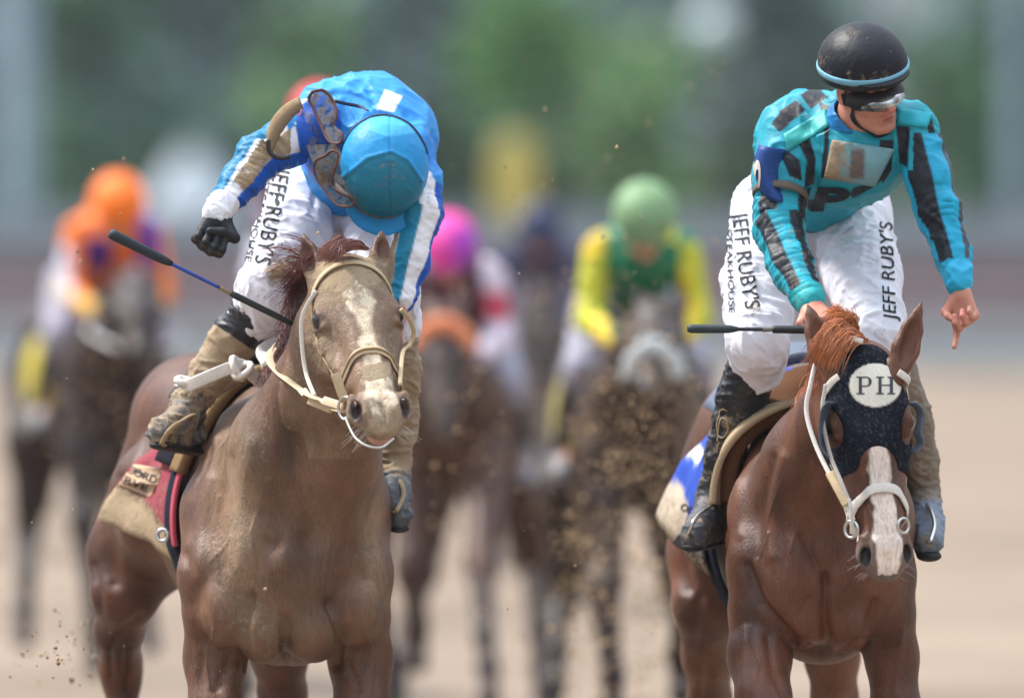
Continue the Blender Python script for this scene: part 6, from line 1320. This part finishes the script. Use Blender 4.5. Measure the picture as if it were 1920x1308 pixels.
def field(px, Y, yaw, pose, coat, silk, helmet, hl, rl, extras=(), lift=0.0, pants=srgb(160, 158, 174), sleeve=None, patch=None, goggle=srgb(30, 30, 34), face=None, rlift=0.0, low=0, cloth=None, sl_='dark cloth on the horse behind'):
    X = (px - 960) / F * Y; a = math.radians(yaw); R = np.array([[math.cos(a), -math.sin(a), 0], [math.sin(a), math.cos(a), 0], [0, 0, 1]]); T_ = np.array([X, Y, lift]); M4 = (R, T_)
    hz = thing('racehorse', hl, 'horse', (X, Y, 0), 'horses galloping behind the leaders'); V, Q, H = HORSES[pose]
    c = np.tile(coat, (len(V), 1)) * .62 * (.75 + .5 * fbm(V, 6, 3, int(px)))[:, None]; c = mixc(c, sstep(.7, .45, V[:, 2]) * .6, srgb(34, 28, 28)); c = mixc(c, sstep(-.70, -.80, V[:, 1]) * (V[:, 2] > 1.1) * .7, srgb(36, 24, 22))  # head toned darker in its colour to offset the sun on top
    if face is not None: c = mixc(c, ((H.inv(V)[:, 1] > .10) & (np.abs(H.inv(V)[:, 0]) < .035) & (V[:, 1] < -.7)) * .8, face)
    if 'dirty' in extras: c = mixc(c, sstep(.5, .62, fbm(V, 5, 4, 3)) * (V[:, 1] < .2) * (V[:, 1] > -.6) * .5, srgb(120, 100, 84))
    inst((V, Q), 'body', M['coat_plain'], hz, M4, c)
    for q in (-1, 1): Ve, Fe = uvsphere(H(q * .088, .192, -.052), .022, None, 12, 8); mkmesh('eye', Ve @ R.T + T_, Fe, M['eye'], hz)
    noseb = [H(x, y, z) @ R.T + T_ for x, y, z in ([(-.075, .42, -.09), (-.062, .39, -.02), (0, .375, .022), (.062, .39, -.02), (.075, .42, -.09)] if 'peach' not in extras else [(-.1, .16, -.05), (-.07, .10, .0), (0, .08, .03), (.07, .10, .0), (.1, .16, -.05)])]
    wdn, ncol = (.075, srgb(196, 200, 200)) if 'roll' in extras else (.075, srgb(240, 150, 110)) if 'peach' in extras else (.028, srgb(40, 34, 32))
    V_, F_ = sweep(spline(noseb, 20), wdn, .045 if wdn > .05 else .012, None, 10); mkmesh('noseband', V_, F_, M['felt'], hz, np.tile(ncol, (len(V_), 1)), 0)
    for q in (-1, 1):
        V_, F_ = sweep(spline([H(q * .08, .45, -.10) @ R.T + T_, np.array([q * .20, -.75, 1.45]) @ R.T + T_, np.array([q * .12, -.36, 1.50]) @ R.T + T_], 16), .022, .008, None, 6); mkmesh('rein', V_, F_, M['strap'], hz, np.tile(srgb(206, 204, 206) if 'whiterein' in extras else srgb(60, 50, 46), (len(V_), 1)), 0)
    tr = bvh(V, Q); P = drape(tree=tr, C0=(0, .2, 1.2), C1=(0, 1.2, 1.2), s=np.linspace(.15, .72, 10), th=np.radians(np.linspace(-112, 112, 24)), off=.02); Vc, Fc = slab(P, 10, 24, .012)
    sd_ = thing('saddle', 'small saddle and ' + sl_, 'saddle', (X, Y + .6, 0), 'saddles of the horses behind')
    mkmesh('saddle_cloth', Vc @ R.T + T_, Fc, M['cloth'], sd_, np.tile(cloth if cloth is not None else srgb(70, 66, 70), (len(Vc), 1)), .1)
    P = drape(tree=tr, C0=(0, .2, 1.2), C1=(0, 1.2, 1.2), s=np.linspace(.2, .6, 8), th=np.radians(np.linspace(-50, 50, 12)), off=.05); Vc, Fc = slab(P, 8, 12, .03); mkmesh('seat', Vc @ R.T + T_, Fc, M['leather'], sd_, np.tile(srgb(30, 28, 30), (len(Vc), 1)), 0)
    if rl is None: return hz
    M4 = (R, T_ + np.array([0, 0, rlift]))
    rd = thing('person', rl, 'person', (X, Y + .3, 0), 'jockeys riding behind the leaders'); PR = RID[low]
    for k, (V, Q) in PR.items():
        if k == 'body': inst((V, Q), 'body', M['skin'], rd, M4, srgb(200, 146, 124))
        elif k == 'shirt':
            c = np.tile(silk, (len(V), 1)); arm = (np.abs(V[:, 0]) > .135) & (V[:, 2] < 1.9)
            if sleeve is not None: c = mixc(c, arm * 1.0, sleeve)
            if patch: c = patch(V, c)
            inst((V, Q), 'shirt', M['silk'], rd, M4, c)
        elif k == 'breeches': inst((V, Q), k, M['cloth'], rd, M4, pants)
        elif k.startswith('boot'): inst((V, Q), k, M['leather'], rd, M4, mixc(np.tile(srgb(34, 34, 40), (len(V), 1)), (V[:, 2] < 1.1) * .7, srgb(170, 172, 180)))
        elif k == 'helmet': inst((V, Q), k, M['silk'], rd, M4, helmet if callable(helmet) is False else helmet(V))
        else: inst((V, Q), k, M['leather'], rd, M4, goggle)
    return hz
ORA, PNK, GRN = srgb(240, 122, 40), srgb(230, 72, 165), srgb(118, 152, 110)
def p_orange(V, c):
    c = mixc(c, ((V[:, 0] < -.20) & (V[:, 2] < 1.82)) * 1., srgb(206, 200, 216)); c = mixc(c, ((V[:, 0] < -.02) & (V[:, 0] > -.14) & (V[:, 2] < 1.86) & (V[:, 1] < .2)) * 1., srgb(76, 36, 130)); c = mixc(c, ((V[:, 0] > .09) & (V[:, 0] < .2) & (V[:, 2] > 1.74)) * 1., srgb(96, 50, 150)); c = mixc(c, ((V[:, 0] < -.24) & (V[:, 2] < 1.7)) * .9, srgb(214, 200, 90) * .9)
    return mixc(c, (V[:, 2] < 1.60) * (V[:, 1] < -.12) * .8, srgb(226, 190, 90))
def p_green(V, c):
    c = mixc(c, ((V[:, 0] > .05) & (V[:, 0] < .13) & (V[:, 2] > 1.9)) * 1., srgb(214, 200, 40)); return mixc(c, ((np.abs(V[:, 0]) > .14) & (vnoise(V * (20, 4, 9), 3) > .6)) * .8, srgb(236, 196, 40))
def p_pink(V, c):
    c = mixc(c, (V[:, 0] > .13) * 1., srgb(214, 200, 214)); return mixc(c, ((V[:, 0] > .13) & (V[:, 2] < 1.74) & (V[:, 2] > 1.62)) * 1., srgb(190, 70, 90))
def h_pink(V): return mixc(np.tile(PNK, (len(V), 1)), ((V[:, 0] > .03) & (V[:, 2] < 2.0)) * .8, srgb(150, 60, 190))
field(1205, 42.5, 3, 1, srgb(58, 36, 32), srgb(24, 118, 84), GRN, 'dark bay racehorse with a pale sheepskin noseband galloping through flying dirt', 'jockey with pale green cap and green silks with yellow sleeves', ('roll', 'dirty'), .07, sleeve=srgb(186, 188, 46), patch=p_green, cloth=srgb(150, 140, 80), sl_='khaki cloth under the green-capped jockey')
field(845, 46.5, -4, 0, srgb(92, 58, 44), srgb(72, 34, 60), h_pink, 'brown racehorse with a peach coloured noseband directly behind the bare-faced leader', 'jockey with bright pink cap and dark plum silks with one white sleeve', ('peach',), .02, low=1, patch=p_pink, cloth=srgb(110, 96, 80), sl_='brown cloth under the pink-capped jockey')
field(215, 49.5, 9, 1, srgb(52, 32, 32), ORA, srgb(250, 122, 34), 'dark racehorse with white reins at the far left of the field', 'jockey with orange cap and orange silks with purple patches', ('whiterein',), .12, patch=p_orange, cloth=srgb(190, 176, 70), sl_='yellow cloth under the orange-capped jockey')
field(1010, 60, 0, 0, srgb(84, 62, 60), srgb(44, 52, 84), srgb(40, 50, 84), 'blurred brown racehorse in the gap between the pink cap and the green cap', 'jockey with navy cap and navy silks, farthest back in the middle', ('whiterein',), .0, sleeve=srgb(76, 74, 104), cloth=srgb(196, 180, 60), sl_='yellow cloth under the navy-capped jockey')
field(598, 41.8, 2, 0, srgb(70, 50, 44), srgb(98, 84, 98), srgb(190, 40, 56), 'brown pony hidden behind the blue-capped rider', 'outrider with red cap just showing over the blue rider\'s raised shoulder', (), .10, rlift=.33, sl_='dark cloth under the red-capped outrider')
# ---------------------------------------------------------------- flying dirt
def clods():
    r = np.random.default_rng(11); base = np.array([(x, y, z) for x, y, z in ((0, 0, 1), (0, 0, -1), (1, 0, 0), (-1, 0, 0), (0, 1, 0), (0, -1, 0))], float); fc = np.array([(0, 2, 4), (0, 4, 3), (0, 3, 5), (0, 5, 2), (1, 4, 2), (1, 3, 4), (1, 5, 3), (1, 2, 5)])
    P = []; S = []
    def add(n, fx, fy, d0, d1, s0, s1):
        for _ in range(n): P.append(W(fx(), fy(), r.uniform(d0, d1))); S.append(s0 * (s1 / s0) ** r.uniform() ** 1.6)
    add(150, lambda: r.normal(1195, 60), lambda: r.normal(810, 130), 5, 10.5, .004, .014); add(1700, lambda: r.normal(1190, 85), lambda: r.normal(830, 180), 3, 10.5, .002, .0075)
    add(260, lambda: r.normal(1090, 40), lambda: r.normal(1130, 120), 6, 11, .005, .014); add(200, lambda: r.normal(1215, 40), lambda: r.normal(1130, 110), 6, 11, .005, .014)
    add(420, lambda: r.normal(1180, 120), lambda: r.uniform(60, 620), 2, 10, .002, .006)
    add(240, lambda: r.normal(200, 90), lambda: r.normal(820, 170), 8, 17, .004, .011); add(200, lambda: r.normal(860, 80), lambda: r.normal(850, 140), 5, 14, .004, .011)
    add(140, lambda: r.uniform(60, 1300), lambda: r.uniform(150, 1290), -1, 8, .002, .006); add(60, lambda: r.normal(120, 40), lambda: r.normal(1230, 40), .5, 3, .003, .009); add(40, lambda: r.normal(540, 30), lambda: r.normal(490, 22), -.3, .1, .0015, .003)
    P = np.array(P); S = np.array(S); n = len(P); D = r.uniform(.6, 1.3, (n, 6, 1)); V = (P[:, None] + base[None] * D * (S[:, None, None]) * r.uniform(.7, 1.2, (n, 1, 3))).reshape(-1, 3); Q = (fc[None] + 6 * np.arange(n)[:, None, None]).reshape(-1, 3)
    c = np.repeat(srgb(168, 142, 112)[None] * r.uniform(.35, 1.3, (n, 1)), 6, 0)
    tag(mkmesh('flying_dirt', V, Q, mat_paint('damp_dirt', rough=.95, bump=.3, bscale=90, mud=False, spec=.1), None, c, smooth=True), 'clods and grains of dirt thrown up by the galloping horses', 'dirt', kind='stuff')
clods()
# ---------------------------------------------------------------- air
V, Fc = box(-950, 950, -700, 1900, -1.2, 14.0); V[:, 2] = np.where(V[:, 2] > 0, 14.0, -1.2)
m = bpy.data.materials.new('air'); m.use_nodes = True; nt = m.node_tree; nt.nodes.clear(); o = nt.nodes.new('ShaderNodeOutputMaterial'); pv = nt.nodes.new('ShaderNodeVolumePrincipled')
pv.inputs['Color'].default_value = (.80, .88, .95, 1); pv.inputs['Density'].default_value = .0002; pv.inputs['Anisotropy'].default_value = .2; nt.links.new(pv.outputs[0], o.inputs['Volume'])
tag(mkmesh('haze', V, Fc, m, smooth=False), 'thin pale haze and dust hanging over the track', 'haze', kind='stuff')
print('all', _t.time() - _T)
